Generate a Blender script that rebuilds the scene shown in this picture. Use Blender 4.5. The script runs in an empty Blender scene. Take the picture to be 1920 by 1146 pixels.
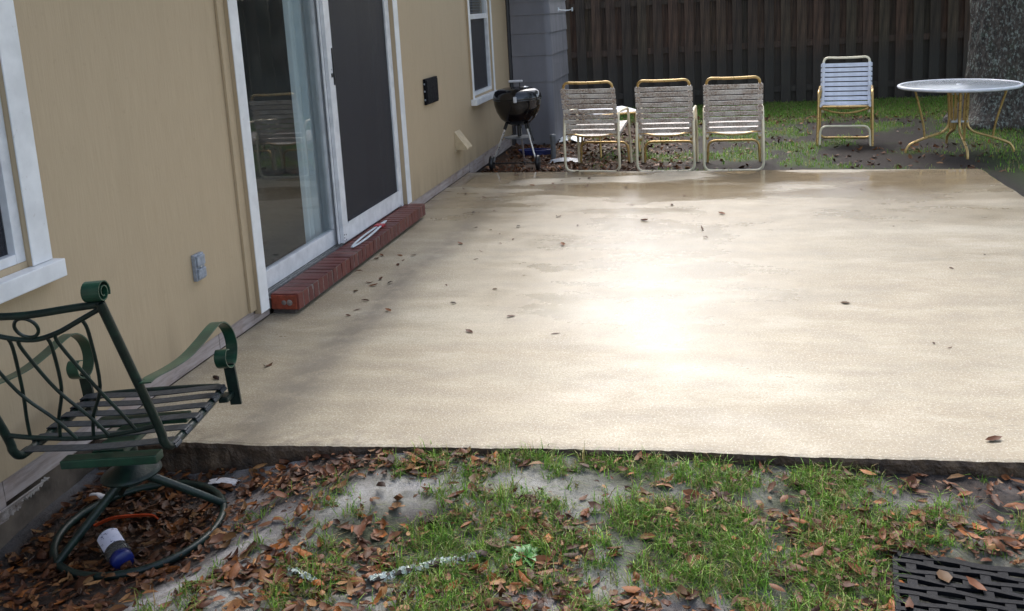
import bpy, bmesh, math, random
import numpy as np
from mathutils import Vector, Matrix
random.seed(7); rng = np.random.default_rng(11)
sc = bpy.context.scene
COL = sc.collection
R = math.radians

# ------------------------------------------------------------------ camera
CAM = Vector((2.356, 0.0, 1.55))
AX = ((0.9768389, 0.2071331, -0.0536806), (0.0117431, 0.1985987, 0.9800105), (0.2136535, -0.9579428, 0.1915666))
cd = bpy.data.cameras.new('camera'); cam = bpy.data.objects.new('camera', cd); COL.objects.link(cam)
m = Matrix.Identity(4)
for i in range(3):
    for j in range(3): m[j][i] = AX[i][j]
m.translation = CAM; cam.matrix_world = m
cd.sensor_fit = 'HORIZONTAL'; cd.sensor_width = 36.0; cd.lens = 32.98; cd.shift_y = -0.1124
cd.clip_start = 0.05; cd.clip_end = 500
sc.camera = cam

# ------------------------------------------------------------------ sky, sun, exposure
SUN_EL, SUN_AZ = 48.0, -10.0          # degrees; azimuth from +Y towards +X
world = bpy.data.worlds.new('World'); sc.world = world; world.use_nodes = True
wn = world.node_tree; wn.nodes.clear()
sky = wn.nodes.new('ShaderNodeTexSky'); sky.sky_type = 'NISHITA'; sky.sun_disc = False
sky.sun_elevation = R(SUN_EL); sky.sun_rotation = R(SUN_AZ); sky.air_density = 1.0; sky.dust_density = 3.0; sky.ozone_density = 1.0
bw = wn.nodes.new('ShaderNodeRGBToBW')
cl = wn.nodes.new('ShaderNodeMix'); cl.data_type = 'RGBA'; cl.inputs['Factor'].default_value = 0.42   # cloud cover takes the blue out
bg = wn.nodes.new('ShaderNodeBackground'); bg.inputs['Strength'].default_value = 0.15
wo = wn.nodes.new('ShaderNodeOutputWorld')
wn.links.new(sky.outputs[0], bw.inputs[0]); wn.links.new(sky.outputs[0], cl.inputs['A']); wn.links.new(bw.outputs[0], cl.inputs['B'])
wn.links.new(cl.outputs['Result'], bg.inputs['Color']); wn.links.new(bg.outputs[0], wo.inputs[0])
sd = bpy.data.lights.new('sun', 'SUN'); sd.energy = 0.52; sd.angle = R(34); sd.color = (1.0, 0.99, 0.98)
sun = bpy.data.objects.new('sun', sd); COL.objects.link(sun)
sdir = Vector((math.sin(R(SUN_AZ))*math.cos(R(SUN_EL)), math.cos(R(SUN_AZ))*math.cos(R(SUN_EL)), math.sin(R(SUN_EL))))
sun.rotation_euler = (-sdir).to_track_quat('-Z', 'Y').to_euler()
vs = sc.view_settings; vs.view_transform = 'Standard'; vs.look = 'None'; vs.exposure = 1.72; vs.gamma = 1.0; vs.use_curve_mapping = False
sc.cycles.max_bounces = 8; sc.cycles.transparent_max_bounces = 12
sc.cycles.caustics_reflective = False; sc.cycles.caustics_refractive = False
sc.cycles.use_denoising = True

# ------------------------------------------------------------------ material helpers
class NT:
    def __init__(s, name):
        s.m = bpy.data.materials.new(name); s.m.use_nodes = True; s.t = s.m.node_tree; s.t.nodes.clear()
        s.out = s.n('OutputMaterial'); s.b = s.n('BsdfPrincipled'); s.l(s.b.outputs[0], s.out.inputs[0])
    def n(s, k): return s.t.nodes.new('ShaderNode'+k)
    def l(s, a, b): s.t.links.new(a, b)
    def coord(s, scale=(1,1,1), kind='Object'):
        c = s.n('TexCoord'); mp = s.n('Mapping'); mp.inputs['Scale'].default_value = scale
        s.l(c.outputs[kind], mp.inputs['Vector']); return mp.outputs[0]
    def noise(s, vec, scale, detail=4, rough=.55):
        n = s.n('TexNoise'); n.inputs['Scale'].default_value = scale; n.inputs['Detail'].default_value = detail; n.inputs['Roughness'].default_value = rough
        if vec is not None: s.l(vec, n.inputs['Vector'])
        return n.outputs['Fac']
    def vor(s, vec, scale, out='Distance'):
        n = s.n('TexVoronoi'); n.inputs['Scale'].default_value = scale; s.l(vec, n.inputs['Vector']); return n.outputs[out]
    def ramp(s, fac, stops):
        r = s.n('ValToRGB'); e = r.color_ramp.elements
        while len(e) < len(stops): e.new(.5)
        for el, (p, c) in zip(e, stops):
            el.position = p; el.color = (c[0], c[1], c[2], 1) if isinstance(c, (tuple, list)) else (c, c, c, 1)
        s.l(fac, r.inputs[0]); return r.outputs[0]
    def mix(s, f, a, b, mode='MIX'):
        x = s.n('Mix'); x.data_type = 'RGBA'; x.blend_type = mode
        for v, i in ((f, 'Factor'), (a, 'A'), (b, 'B')):
            if isinstance(v, (int, float)) and i == 'Factor': x.inputs[0].default_value = v
            elif i == 'Factor': s.l(v, x.inputs[0])
            elif isinstance(v, (tuple, list)): x.inputs[6 if i == 'A' else 7].default_value = (*v, 1)
            else: s.l(v, x.inputs[6 if i == 'A' else 7])
        return x.outputs[2]
    def math(s, op, a, b=None, clamp=False):
        x = s.n('Math'); x.operation = op; x.use_clamp = clamp
        for k, v in enumerate((a, b)):
            if v is None: continue
            if isinstance(v, (int, float)): x.inputs[k].default_value = v
            else: s.l(v, x.inputs[k])
        return x.outputs[0]
    def bump(s, h, strength=.3, dist=.01, prev=None):
        b = s.n('Bump'); b.inputs['Strength'].default_value = strength; b.inputs['Distance'].default_value = dist
        s.l(h, b.inputs['Height'])
        if prev is not None: s.l(prev, b.inputs['Normal'])
        return b.outputs[0]
    def set(s, **k):
        for n, v in k.items():
            i = s.b.inputs[{'color': 'Base Color', 'rough': 'Roughness', 'metal': 'Metallic', 'normal': 'Normal', 'spec': 'Specular IOR Level', 'coat': 'Coat Weight', 'coatr': 'Coat Roughness', 'trans': 'Transmission Weight', 'alpha': 'Alpha', 'ior': 'IOR', 'sub': 'Subsurface Weight'}[n]]
            if isinstance(v, (int, float)): i.default_value = v
            elif isinstance(v, (tuple, list)): i.default_value = (*v, 1)
            else: s.l(v, i)
        return s

def simple(name, c, rough=.5, metal=0, var=.25, scale=12, bump=.0, bscale=120, stretch=(1,1,1), dark=None, spec=.5):
    t = NT(name); v = t.coord(stretch); f = t.noise(v, scale, 6)
    d = dark or tuple(x*(1-var) for x in c); l = tuple(min(1, x*(1+var*.6)) for x in c)
    t.set(color=t.ramp(f, [(.3, d), (.7, l)]), metal=metal, spec=spec)
    t.set(rough=t.ramp(t.noise(v, scale*2.3, 3), [(.3, max(.02, rough-.1)), (.7, min(1, rough+.1))]))
    if bump: t.set(normal=t.bump(t.noise(v, bscale, 4), bump, .004))
    return t.m

MAT = {}
# tan painted plywood siding, fine vertical grain, faint run-off streaks
t = NT('siding_paint'); v = t.coord(); vg = t.coord((1, 1, .035)); vs_ = t.coord((1, 1, .12))
g1 = t.noise(vg, 170, 5, .6); g2 = t.noise(vs_, 7, 5, .6); g3 = t.noise(v, 1.3, 3)
c = t.ramp(g1, [(.3, (.415, .318, .203)), (.72, (.475, .37, .242))])
c = t.mix(t.ramp(g2, [(.5, 0.), (.8, .22)]), c, (.31, .235, .14)); c = t.mix(t.ramp(g3, [(.35, 0.), (.75, .22)]), c, (.40, .315, .20))
g4 = t.noise(v, 30, 5); c = t.mix(t.ramp(g4, [(.64, 0.), (.74, .18)]), c, (.25, .19, .12))
sz = t.n('SeparateXYZ'); t.l(v, sz.inputs[0])
splash = t.math('MULTIPLY', t.ramp(sz.outputs[2], [(.08, .6), (.34, 0.)]), t.ramp(g2, [(.35, .2), (.65, 1.)]))
c = t.mix(splash, c, (.27, .21, .135))
t.set(color=c, rough=.62, normal=t.bump(g1, .13, .003, t.bump(t.noise(v, 90, 3), .14, .003))); MAT['siding'] = t.m
# white painted trim with scuffs
t = NT('white_trim'); v = t.coord(); n1 = t.noise(v, 9, 6); n2 = t.noise(v, 55, 4)
c = t.ramp(n1, [(.35, (.66, .67, .68)), (.65, (.78, .79, .80))]); c = t.mix(t.ramp(n2, [(.66, 0.), (.78, .6)]), c, (.42, .38, .34))
t.set(color=c, rough=.45, normal=t.bump(n2, .12, .003)); MAT['trim'] = t.m
t = NT('white_metal'); v = t.coord(); n1 = t.noise(v, 14, 6)
c = t.ramp(n1, [(.35, (.60, .61, .63)), (.65, (.74, .75, .77))]); c = t.mix(t.ramp(t.noise(v, 70, 4), [(.68, 0.), (.8, .5)]), c, (.36, .32, .28))
t.set(color=c, rough=.38); MAT['wmetal'] = t.m
MAT['alu'] = simple('dull_aluminium', (.50, .50, .50), .42, .75, .3, 30)
# weathered grey-pink base board
t = NT('weathered_board'); v = t.coord((1, .12, 1)); n1 = t.noise(v, 34, 6, .65); n2 = t.noise(t.coord(), 5, 4)
c = t.ramp(n1, [(.28, (.17, .135, .12)), (.5, (.34, .29, .275)), (.75, (.43, .385, .37))]); c = t.mix(t.ramp(n2, [(.5, 0.), (.72, .6)]), c, (.20, .13, .095))
t.set(color=c, rough=.7, normal=t.bump(n1, .6, .006)); MAT['board'] = t.m
t = NT('rotten_wood'); v = t.coord((1, .1, 1)); n1 = t.noise(v, 60, 6, .7); n2 = t.noise(t.coord(), 9, 4)
c = t.ramp(n1, [(.3, (.10, .08, .07)), (.5, (.38, .34, .31)), (.75, (.55, .51, .47))]); c = t.mix(t.ramp(n2, [(.50, 0.), (.66, .7)]), c, (.12, .075, .05))
t.set(color=c, rough=.75, normal=t.bump(n1, .9, .01)); MAT['rot'] = t.m
MAT['stem'] = simple('foundation_render', (.13, .10, .075), .8, 0, .6, 9, .6, 60)
# brick
t = NT('brick_red'); oi = t.n('ObjectInfo'); v = t.coord(); n1 = t.noise(v, 38, 6, .65); n2 = t.noise(v, 9, 3)
c = t.ramp(oi.outputs['Random'], [(0., (.105, .022, .018)), (.5, (.135, .029, .022)), (1., (.165, .042, .030))])
c = t.mix(t.ramp(n1, [(.35, 0.), (.72, .55)]), c, (.075, .024, .024)); c = t.mix(t.ramp(n2, [(.58, 0.), (.75, .3)]), c, (.27, .17, .13))
t.set(color=c, rough=.45, spec=.35, normal=t.bump(n1, .55, .005)); MAT['brick'] = t.m
MAT['brick_raw'] = simple('raw_brick_end', (.22, .042, .018), .7, 0, .5, 22, .5, 90)
MAT['mortar'] = simple('dirty_mortar', (.20, .165, .15), .75, 0, .55, 30, .6, 120)
MAT['mortar_dark'] = simple('damp_mortar_bed', (.065, .055, .05), .6, 0, .5, 30, .6, 120)
# wet patio concrete
t = NT('wet_patio_concrete'); v = t.coord(); vb = t.coord((.16, 1, 1)); s = t.n('SeparateXYZ'); t.l(v, s.inputs[0]); X, Y = s.outputs[0], s.outputs[1]
band = t.noise(vb, 3.1, 4, .5); blot = t.noise(v, 1.7, 5, .55); fine = t.noise(v, 260, 3, .6); mid = t.noise(v, 34, 5, .6)
c = t.ramp(band, [(.34, (.35, .288, .188)), (.5, (.405, .347, .24)), (.66, (.45, .405, .30))])
c = t.mix(t.ramp(blot, [(.40, 0.), (.66, .75)]), c, (.29, .24, .155)); blo2 = t.noise(t.coord((.45, 1, 1)), 5.5, 6, .65); c = t.mix(t.ramp(blo2, [(.46, 0.), (.66, .7)]), c, (.235, .20, .14)); c = t.mix(t.ramp(blo2, [(.30, .55), (.46, 0.)]), c, (.54, .49, .39))
c = t.mix(t.ramp(mid, [(.52, 0.), (.75, .30)]), c, (.36, .285, .19))
c = t.mix(t.ramp(fine, [(.40, .38), (.55, 0.)]), c, (.27, .21, .14)); gr = t.noise(v, 105, 3, .7); c = t.mix(t.ramp(gr, [(.36, .55), (.50, 0.)]), c, (.24, .185, .115)); c = t.mix(t.ramp(gr, [(.54, 0.), (.68, .5)]), c, (.62, .56, .44))
st = t.vor(v, 95); c = t.mix(t.ramp(st, [(.10, .75), (.22, 0.)]), c, (.72, .66, .55))
# drip line under the eave: a band of grime running beside the house
wob = t.math('MULTIPLY', t.math('SUBTRACT', t.noise(v, 1.1, 3), .5), .34)
dx = t.math('ABSOLUTE', t.math('SUBTRACT', t.math('ADD', X, wob), .56))
drip = t.math('MULTIPLY', t.ramp(dx, [(.02, 1.), (.19, 0.)]), t.ramp(t.noise(v, 5.5, 6, .7), [(.30, .1), (.56, 1.)]))
c = t.mix(t.math('MULTIPLY', drip, .75), c, (.14, .118, .09))
wallg = t.math('MULTIPLY', t.ramp(X, [(.0, .7), (.16, 0.)]), t.ramp(t.noise(v, 8, 5), [(.4, 0.), (.65, 1.)])); c = t.mix(wallg, c, (.17, .14, .105))
# black mildew specks, thicker on the right half
mm = t.math('MULTIPLY', t.ramp(t.noise(vb, 4.2, 4, .6), [(.47, 0.), (.62, 1.)]), t.ramp(t.math('MULTIPLY', X, .2), [(.30, .12), (.62, 1.)]))
sp = t.math('MULTIPLY', mm, t.ramp(t.noise(t.coord((.5, 1, 1)), 42, 5, .7), [(.55, 0.), (.78, 1.)])); c = t.mix(t.math('MULTIPLY', sp, .85), c, (.14, .13, .11))
sp2 = t.ramp(t.noise(t.coord((.6, 1, 1)), 24, 3, .6), [(.72, 0.), (.80, .6)]); c = t.mix(sp2, c, (.17, .15, .125))
# front lip grime
lip = t.math('MULTIPLY', t.ramp(t.math('SUBTRACT', Y, 2.9), [(.08, .8), (.26, 0.)]), t.ramp(t.noise(v, 20, 5), [(.45, 0.), (.62, .8)])); c = t.mix(lip, c, (.16, .13, .10))
# water film: more and smoother towards the far end of the slab, and in a shallow dish in the middle
pn = t.noise(t.coord((.42, 1, 1)), 1.5, 4, .5)
far = t.ramp(t.math('MULTIPLY', Y, .1), [(.60, 0.), (.80, 1.)])
pud = t.math('MULTIPLY', far, t.ramp(pn, [(.38, 0.), (.52, 1.)]))
c = t.mix(t.math('MULTIPLY', pud, .65), c, (.255, .185, .105))
dd = t.math('ADD', t.math('POWER', t.math('DIVIDE', t.math('SUBTRACT', X, 1.95), 1.1), 2.), t.math('POWER', t.math('DIVIDE', t.math('SUBTRACT', Y, 5.3), 2.0), 2.))
dish = t.math('SUBTRACT', 1., dd, True)      # the slab sags a little here and holds a film of water
film = t.ramp(t.math('ADD', t.noise(t.coord((.55, 1, 1)), 1.9, 7, .66), t.math('MULTIPLY', dish, .24)), [(.50, 0.), (.74, 1.)])
ro = t.math('SUBTRACT', t.math('ADD', .42, t.math('MULTIPLY', mid, .14)), t.math('MULTIPLY', film, .27))
ro = t.math('MULTIPLY', ro, t.math('SUBTRACT', 1., t.math('MULTIPLY', pud, .93)), True)
bs = t.n('Bump'); bs.inputs['Distance'].default_value = .003; t.l(t.math('ADD', fine, gr), bs.inputs['Height'])
t.l(t.math('MULTIPLY', t.math('SUBTRACT', .6, t.math('MULTIPLY', pud, .58)), t.math('SUBTRACT', 1., t.math('MULTIPLY', film, .55))), bs.inputs['Strength'])
t.set(color=c, rough=ro, spec=.55, normal=bs.outputs[0]); MAT['patio'] = t.m
t = NT('slab_edge'); v = t.coord(); n1 = t.noise(v, 14, 6, .65); n2 = t.noise(v, 90, 4)
c = t.ramp(n1, [(.32, (.022, .015, .011)), (.52, (.075, .048, .030)), (.72, (.17, .115, .07))])
t.set(color=c, rough=.65, normal=t.bump(n2, .8, .01, t.bump(n1, .8, .02))); MAT['slab_edge'] = t.m
# ground: pale grey sand / dark soil, chosen by painted point attributes of the place
t = NT('yard_soil'); v = t.coord(); at = t.n('Attribute'); at.attribute_name = 'zone'; zs = t.n('SeparateColor'); t.l(at.outputs['Color'], zs.inputs[0])
n1 = t.noise(v, 7, 6, .6); n2 = t.noise(v, 300, 4, .65); n3 = t.noise(v, 38, 5, .65)
sand = t.ramp(n2, [(.3, (.30, .282, .275)), (.55, (.46, .438, .43)), (.8, (.62, .595, .585))]); sand = t.mix(t.ramp(n3, [(.50, 0.), (.70, .6)]), sand, (.20, .17, .155))
sand = t.mix(t.ramp(n1, [(.52, 0.), (.72, .45)]), sand, (.20, .16, .135))
soil = t.ramp(n3, [(.3, (.008, .0065, .006)), (.5, (.022, .018, .016)), (.62, (.045, .039, .036)), (.72, (.11, .10, .095))])
moss = t.ramp(n3, [(.3, (.03, .055, .010)), (.7, (.09, .16, .03))])
c = t.mix(zs.outputs[0], soil, sand); hum = t.ramp(t.noise(v, 70, 6, .7), [(.3, (.018, .011, .008)), (.5, (.06, .034, .02)), (.7, (.15, .085, .045))]); lit = t.math('MULTIPLY', zs.outputs[2], t.ramp(n3, [(.35, .55), (.6, 1.)])); c = t.mix(lit, c, hum); c = t.mix(zs.outputs[1], c, moss); c = t.mix(t.ramp(t.vor(v, 60), [(.06, .8), (.14, 0.)]), c, (.05, .04, .035))
t.set(color=c, rough=t.ramp(n3, [(.35, .6), (.7, .9)]), spec=.15, normal=t.bump(n2, .8, .004, t.bump(n3, .6, .018))); MAT['ground'] = t.m
# things coloured by a point attribute
def attr_mat(name, rough, spec=.5, bumpk=0, trans=0.):
    t = NT(name); a = t.n('Attribute'); a.attribute_name = 'tint'; v = t.coord()
    c = t.mix(t.ramp(t.noise(v, 160, 3), [(.35, .0), (.7, .45)]), a.outputs['Color'], t.mix(1., a.outputs['Color'], (.45, .4, .38), 'MULTIPLY'))
    t.set(color=c, rough=rough, spec=spec)
    if trans:
        tr = t.n('BsdfTranslucent'); t.l(c, tr.inputs['Color']); ms = t.n('MixShader'); ms.inputs[0].default_value = trans
        t.l(t.b.outputs[0], ms.inputs[1]); t.l(tr.outputs[0], ms.inputs[2]); t.l(ms.outputs[0], t.out.inputs[0])
    return t.m
MAT['leaf'] = attr_mat('wet_dead_leaf', .5, .18); MAT['grass'] = attr_mat('grass_blade', .45, .3, 0, .42); MAT['crown'] = attr_mat('tree_leaf', .5, .4, 0, .25)
# furniture
t = NT('green_iron'); v = t.coord(); n1 = t.noise(v, 26, 5); c = t.ramp(n1, [(.3, (.005, .011, .010)), (.55, (.008, .020, .016)), (.75, (.011, .034, .022))])
t.set(color=c, rough=.40, coat=.1, coatr=.3, spec=.35, normal=t.bump(t.noise(v, 160, 3), .3, .004)); MAT['iron'] = t.m
t = NT('green_iron_band'); v = t.coord(); n1 = t.noise(v, 18, 5); c = t.ramp(n1, [(.3, (.007, .030, .020)), (.7, (.016, .068, .038))])
t.set(color=c, rough=.33, coat=.2, normal=t.bump(t.noise(v, 160, 3), .12, .003)); MAT['iron_band'] = t.m
MAT['vinyl'] = simple('dark_vinyl_strap', (.034, .040, .047), .5, 0, .35, 25, .15, 200, spec=.3)
MAT['gold'] = simple('gold_tube', (.55, .37, .14), .32, .55, .14, 9, .05, 120)
MAT['gold_pale'] = simple('pale_gold_tube', (.84, .76, .55), .38, .1, .1, 9, .05, 120)
t = NT('mildewed_strap'); oi = t.n('ObjectInfo'); v = t.coord(); mp = t.n('Mapping'); t.l(v, mp.inputs[0])
sm = t.n('VectorMath'); sm.operation = 'MULTIPLY_ADD'; sm.inputs[1].default_value = (7, 3, 5); t.l(oi.outputs['Random'], sm.inputs[0]); sm.inputs[2].default_value = (0, 0, 0); t.l(sm.outputs[0], mp.inputs['Location'])
n1 = t.noise(mp.outputs[0], 7, 5, .6); n2 = t.noise(mp.outputs[0], 75, 5, .7)
c = t.ramp(n1, [(.35, (.68, .66, .63)), (.65, (.56, .52, .47))]); c = t.mix(t.math('MULTIPLY', t.ramp(n2, [(.40, 0.), (.60, .9)]), t.ramp(n1, [(.34, .3), (.54, 1.)])), c, (.21, .115, .075))
t.set(color=c, rough=.5); MAT['strap_dirty'] = t.m
MAT['strap_clean'] = simple('white_vinyl_strap', (.70, .72, .78), .4, 0, .12, 20)
MAT['table_rim'] = simple('white_table_rim', (.74, .75, .78), .35, 0, .12, 20)
t = NT('pebbled_table_glass'); v = t.coord(); n1 = t.vor(v, 130); c = t.ramp(n1, [(.1, (.30, .33, .35)), (.5, (.42, .45, .47))]); c = t.mix(t.ramp(t.noise(v, 22, 5, .7), [(.66, 0.), (.74, .7)]), c, (.06, .06, .05))
t.set(color=c, rough=.16, spec=.7, normal=t.bump(n1, .25, .003)); MAT['table_top'] = t.m
MAT['enamel'] = simple('black_enamel', (.004, .004, .006), .14, 0, .2, 10, 0, 100, spec=.7)
MAT['chrome'] = simple('dull_chrome', (.72, .72, .74), .3, .85, .05, 10)
MAT['blackp'] = simple('black_plastic', (.012, .012, .014), .45, 0, .3, 30, .1)
MAT['handle'] = simple('pale_grey_handle', (.55, .56, .60), .4, 0, .15, 30)
MAT['rubber'] = simple('wet_black_rubber', (.006, .0065, .009), .5, 0, .4, 40, .3, 260, spec=.12)
MAT['grey_panel'] = simple('grey_painted_panel', (.165, .165, .185), .6, 0, .18, 4, .12, 160, (1, 1, .3))
MAT['black_box'] = simple('black_painted_box', (.005, .005, .008), .7, 0, .3, 20, .3, 60, spec=.15)
MAT['galv'] = simple('grey_plastic_cover', (.28, .31, .36), .45, 0, .4, 45, .2)
MAT['vent'] = simple('tan_vent_hood', (.50, .40, .26), .55, 0, .15, 20)
# fence
t = NT('weathered_fence'); oi = t.n('ObjectInfo'); v = t.coord((1, 1, .06)); v0 = t.coord(); n1 = t.noise(v, 42, 6, .65); n2 = t.noise(v0, 3.2, 5)
c = t.ramp(oi.outputs['Random'], [(0., (.082, .060, .043)), (.3, (.135, .078, .052)), (.55, (.11, .084, .054)), (.8, (.145, .080, .052)), (1., (.078, .068, .048))])
c = t.mix(t.ramp(n1, [(.35, .75), (.7, 0.)]), c, (.010, .009, .009)); sz = t.n('SeparateXYZ'); geo = t.n('NewGeometry'); t.l(geo.outputs['Position'], sz.inputs[0])
damp = t.ramp(t.math('ADD', sz.outputs[2], t.math('MULTIPLY', t.math('SUBTRACT', n2, .5), .5)), [(.50, .8), (.95, 0.)])
c = t.mix(damp, c, t.mix(n2, (.030, .028, .025), (.062, .056, .048)))
t.set(color=c, rough=.7, spec=.3, normal=t.bump(n1, .7, .006)); MAT['fence'] = t.m
# bark with lichen
t = NT('oak_bark'); v = t.coord((1, 1, .45)); n1 = t.noise(v, 26, 6, .65); n2 = t.noise(t.coord(), 9, 5, .6); n3 = t.noise(t.coord((1, 1, .6)), 44, 5, .65)
c = t.ramp(n1, [(.32, (.014, .010, .008)), (.55, (.07, .053, .040)), (.75, (.14, .115, .09))])
c = t.mix(t.math('MULTIPLY', t.ramp(n3, [(.51, 0.), (.61, .85)]), t.ramp(n2, [(.38, .3), (.58, 1.)])), c, (.30, .33, .28)); c = t.mix(t.ramp(n2, [(.55, 0.), (.7, .4)]), c, (.05, .075, .04))
t.set(color=c, rough=.8, normal=t.bump(n1, 1., .03)); MAT['bark'] = t.m
# glass, mesh, curtain, room
def glass(name, tint, extra=.0, rough=.0):
    t = NT(name); t.t.nodes.remove(t.b); ge = t.n('NewGeometry'); dt = t.n('VectorMath'); dt.operation = 'DOT_PRODUCT'; t.l(ge.outputs['Incoming'], dt.inputs[0]); t.l(ge.outputs['Normal'], dt.inputs[1])
    f = t.math('ADD', .04, t.math('MULTIPLY', .96, t.math('POWER', t.math('SUBTRACT', 1., t.math('ABSOLUTE', dt.outputs['Value']), True), 5.)))   # Schlick, both sides alike
    gl = t.n('BsdfGlossy'); gl.inputs['Roughness'].default_value = rough; tr = t.n('BsdfTransparent'); tr.inputs[0].default_value = (*tint, 1)
    ms = t.n('MixShader'); t.l(t.math('ADD', f, extra, True), ms.inputs[0]); t.l(tr.outputs[0], ms.inputs[1]); t.l(gl.outputs[0], ms.inputs[2])
    df = t.n('BsdfDiffuse'); df.inputs[0].default_value = (.52, .56, .53, 1); m2 = t.n('MixShader'); t.l(t.ramp(t.noise(t.coord(), 3, 4), [(.35, .012), (.7, .04)]), m2.inputs[0]); t.l(ms.outputs[0], m2.inputs[1]); t.l(df.outputs[0], m2.inputs[2]); t.l(m2.outputs[0], t.out.inputs[0]); return t.m
MAT['glass'] = glass('door_glass', (.90, .92, .92), .02, .012)
t = NT('insect_screen'); t.set(color=(.018, .018, .026), rough=.6); tr = t.n('BsdfTransparent'); ms = t.n('MixShader'); ms.inputs[0].default_value = .72
t.l(tr.outputs[0], ms.inputs[1]); t.l(t.b.outputs[0], ms.inputs[2]); t.l(ms.outputs[0], t.out.inputs[0]); MAT['mesh'] = t.m
MAT['curtain'] = simple('pale_blue_curtain', (.72, .82, .86), .8, 0, .1, 6)
MAT['room'] = simple('dim_room_wall', (.16, .15, .16), .8, 0, .1, 3)
MAT['carpet'] = simple('room_carpet', (.13, .11, .09), .9, 0, .2, 30)
MAT['blind'] = simple('window_blind', (.42, .44, .50), .6, 0, .1, 6)
MAT['roof'] = simple('shingle_roof', (.10, .09, .08), .8, 0, .4, 20, .6, 60)
MAT['soffit'] = simple('soffit_paint', (.55, .52, .46), .6, 0, .1, 6)
MAT['blue'] = simple('blue_plastic', (.006, .014, .11), .35, 0, .3, 30)
MAT['orange'] = simple('orange_plastic', (.40, .05, .012), .42, 0, .3, 30)
MAT['red'] = simple('red_plastic', (.42, .02, .035), .4, 0, .3, 30)
MAT['white_plastic'] = simple('white_plastic', (.66, .72, .75), .4, 0, .12, 30)
MAT['scrap'] = simple('torn_white_scrap', (.58, .56, .56), .6, 0, .25, 40, .3)
t = NT('clear_jar'); t.set(color=(.62, .60, .55), rough=.08, trans=.9, ior=1.2); MAT['jar'] = t.m
t = NT('jar_label'); v = t.coord(); n1 = t.noise(t.coord((1, 1, 2.2)), 60, 4, .7); c = t.ramp(n1, [(.50, (.66, .66, .78)), (.60, (.62, .62, .74)), (.64, (.08, .09, .2))]); t.set(color=c, rough=.5); MAT['label'] = t.m
t = NT('lichen'); v = t.coord(); c = t.ramp(t.noise(v, 70, 4), [(.35, (.40, .45, .39)), (.65, (.72, .76, .70))]); t.set(color=c, rough=.8, normal=t.bump(t.noise(v, 200, 3), .6, .004)); MAT['lichen'] = t.m
MAT['twig'] = simple('dead_twig', (.09, .065, .05), .7, 0, .4, 60, .5)
MAT['pipe'] = simple('dark_tube', (.012, .012, .016), .5, 0, .3, 10)
MAT['greypipe'] = simple('grey_plastic_pipe', (.13, .14, .15), .5, 0, .25, 20)
MAT['weed'] = simple('weed_leaf', (.045, .20, .035), .45, 0, .4, 40)

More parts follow.
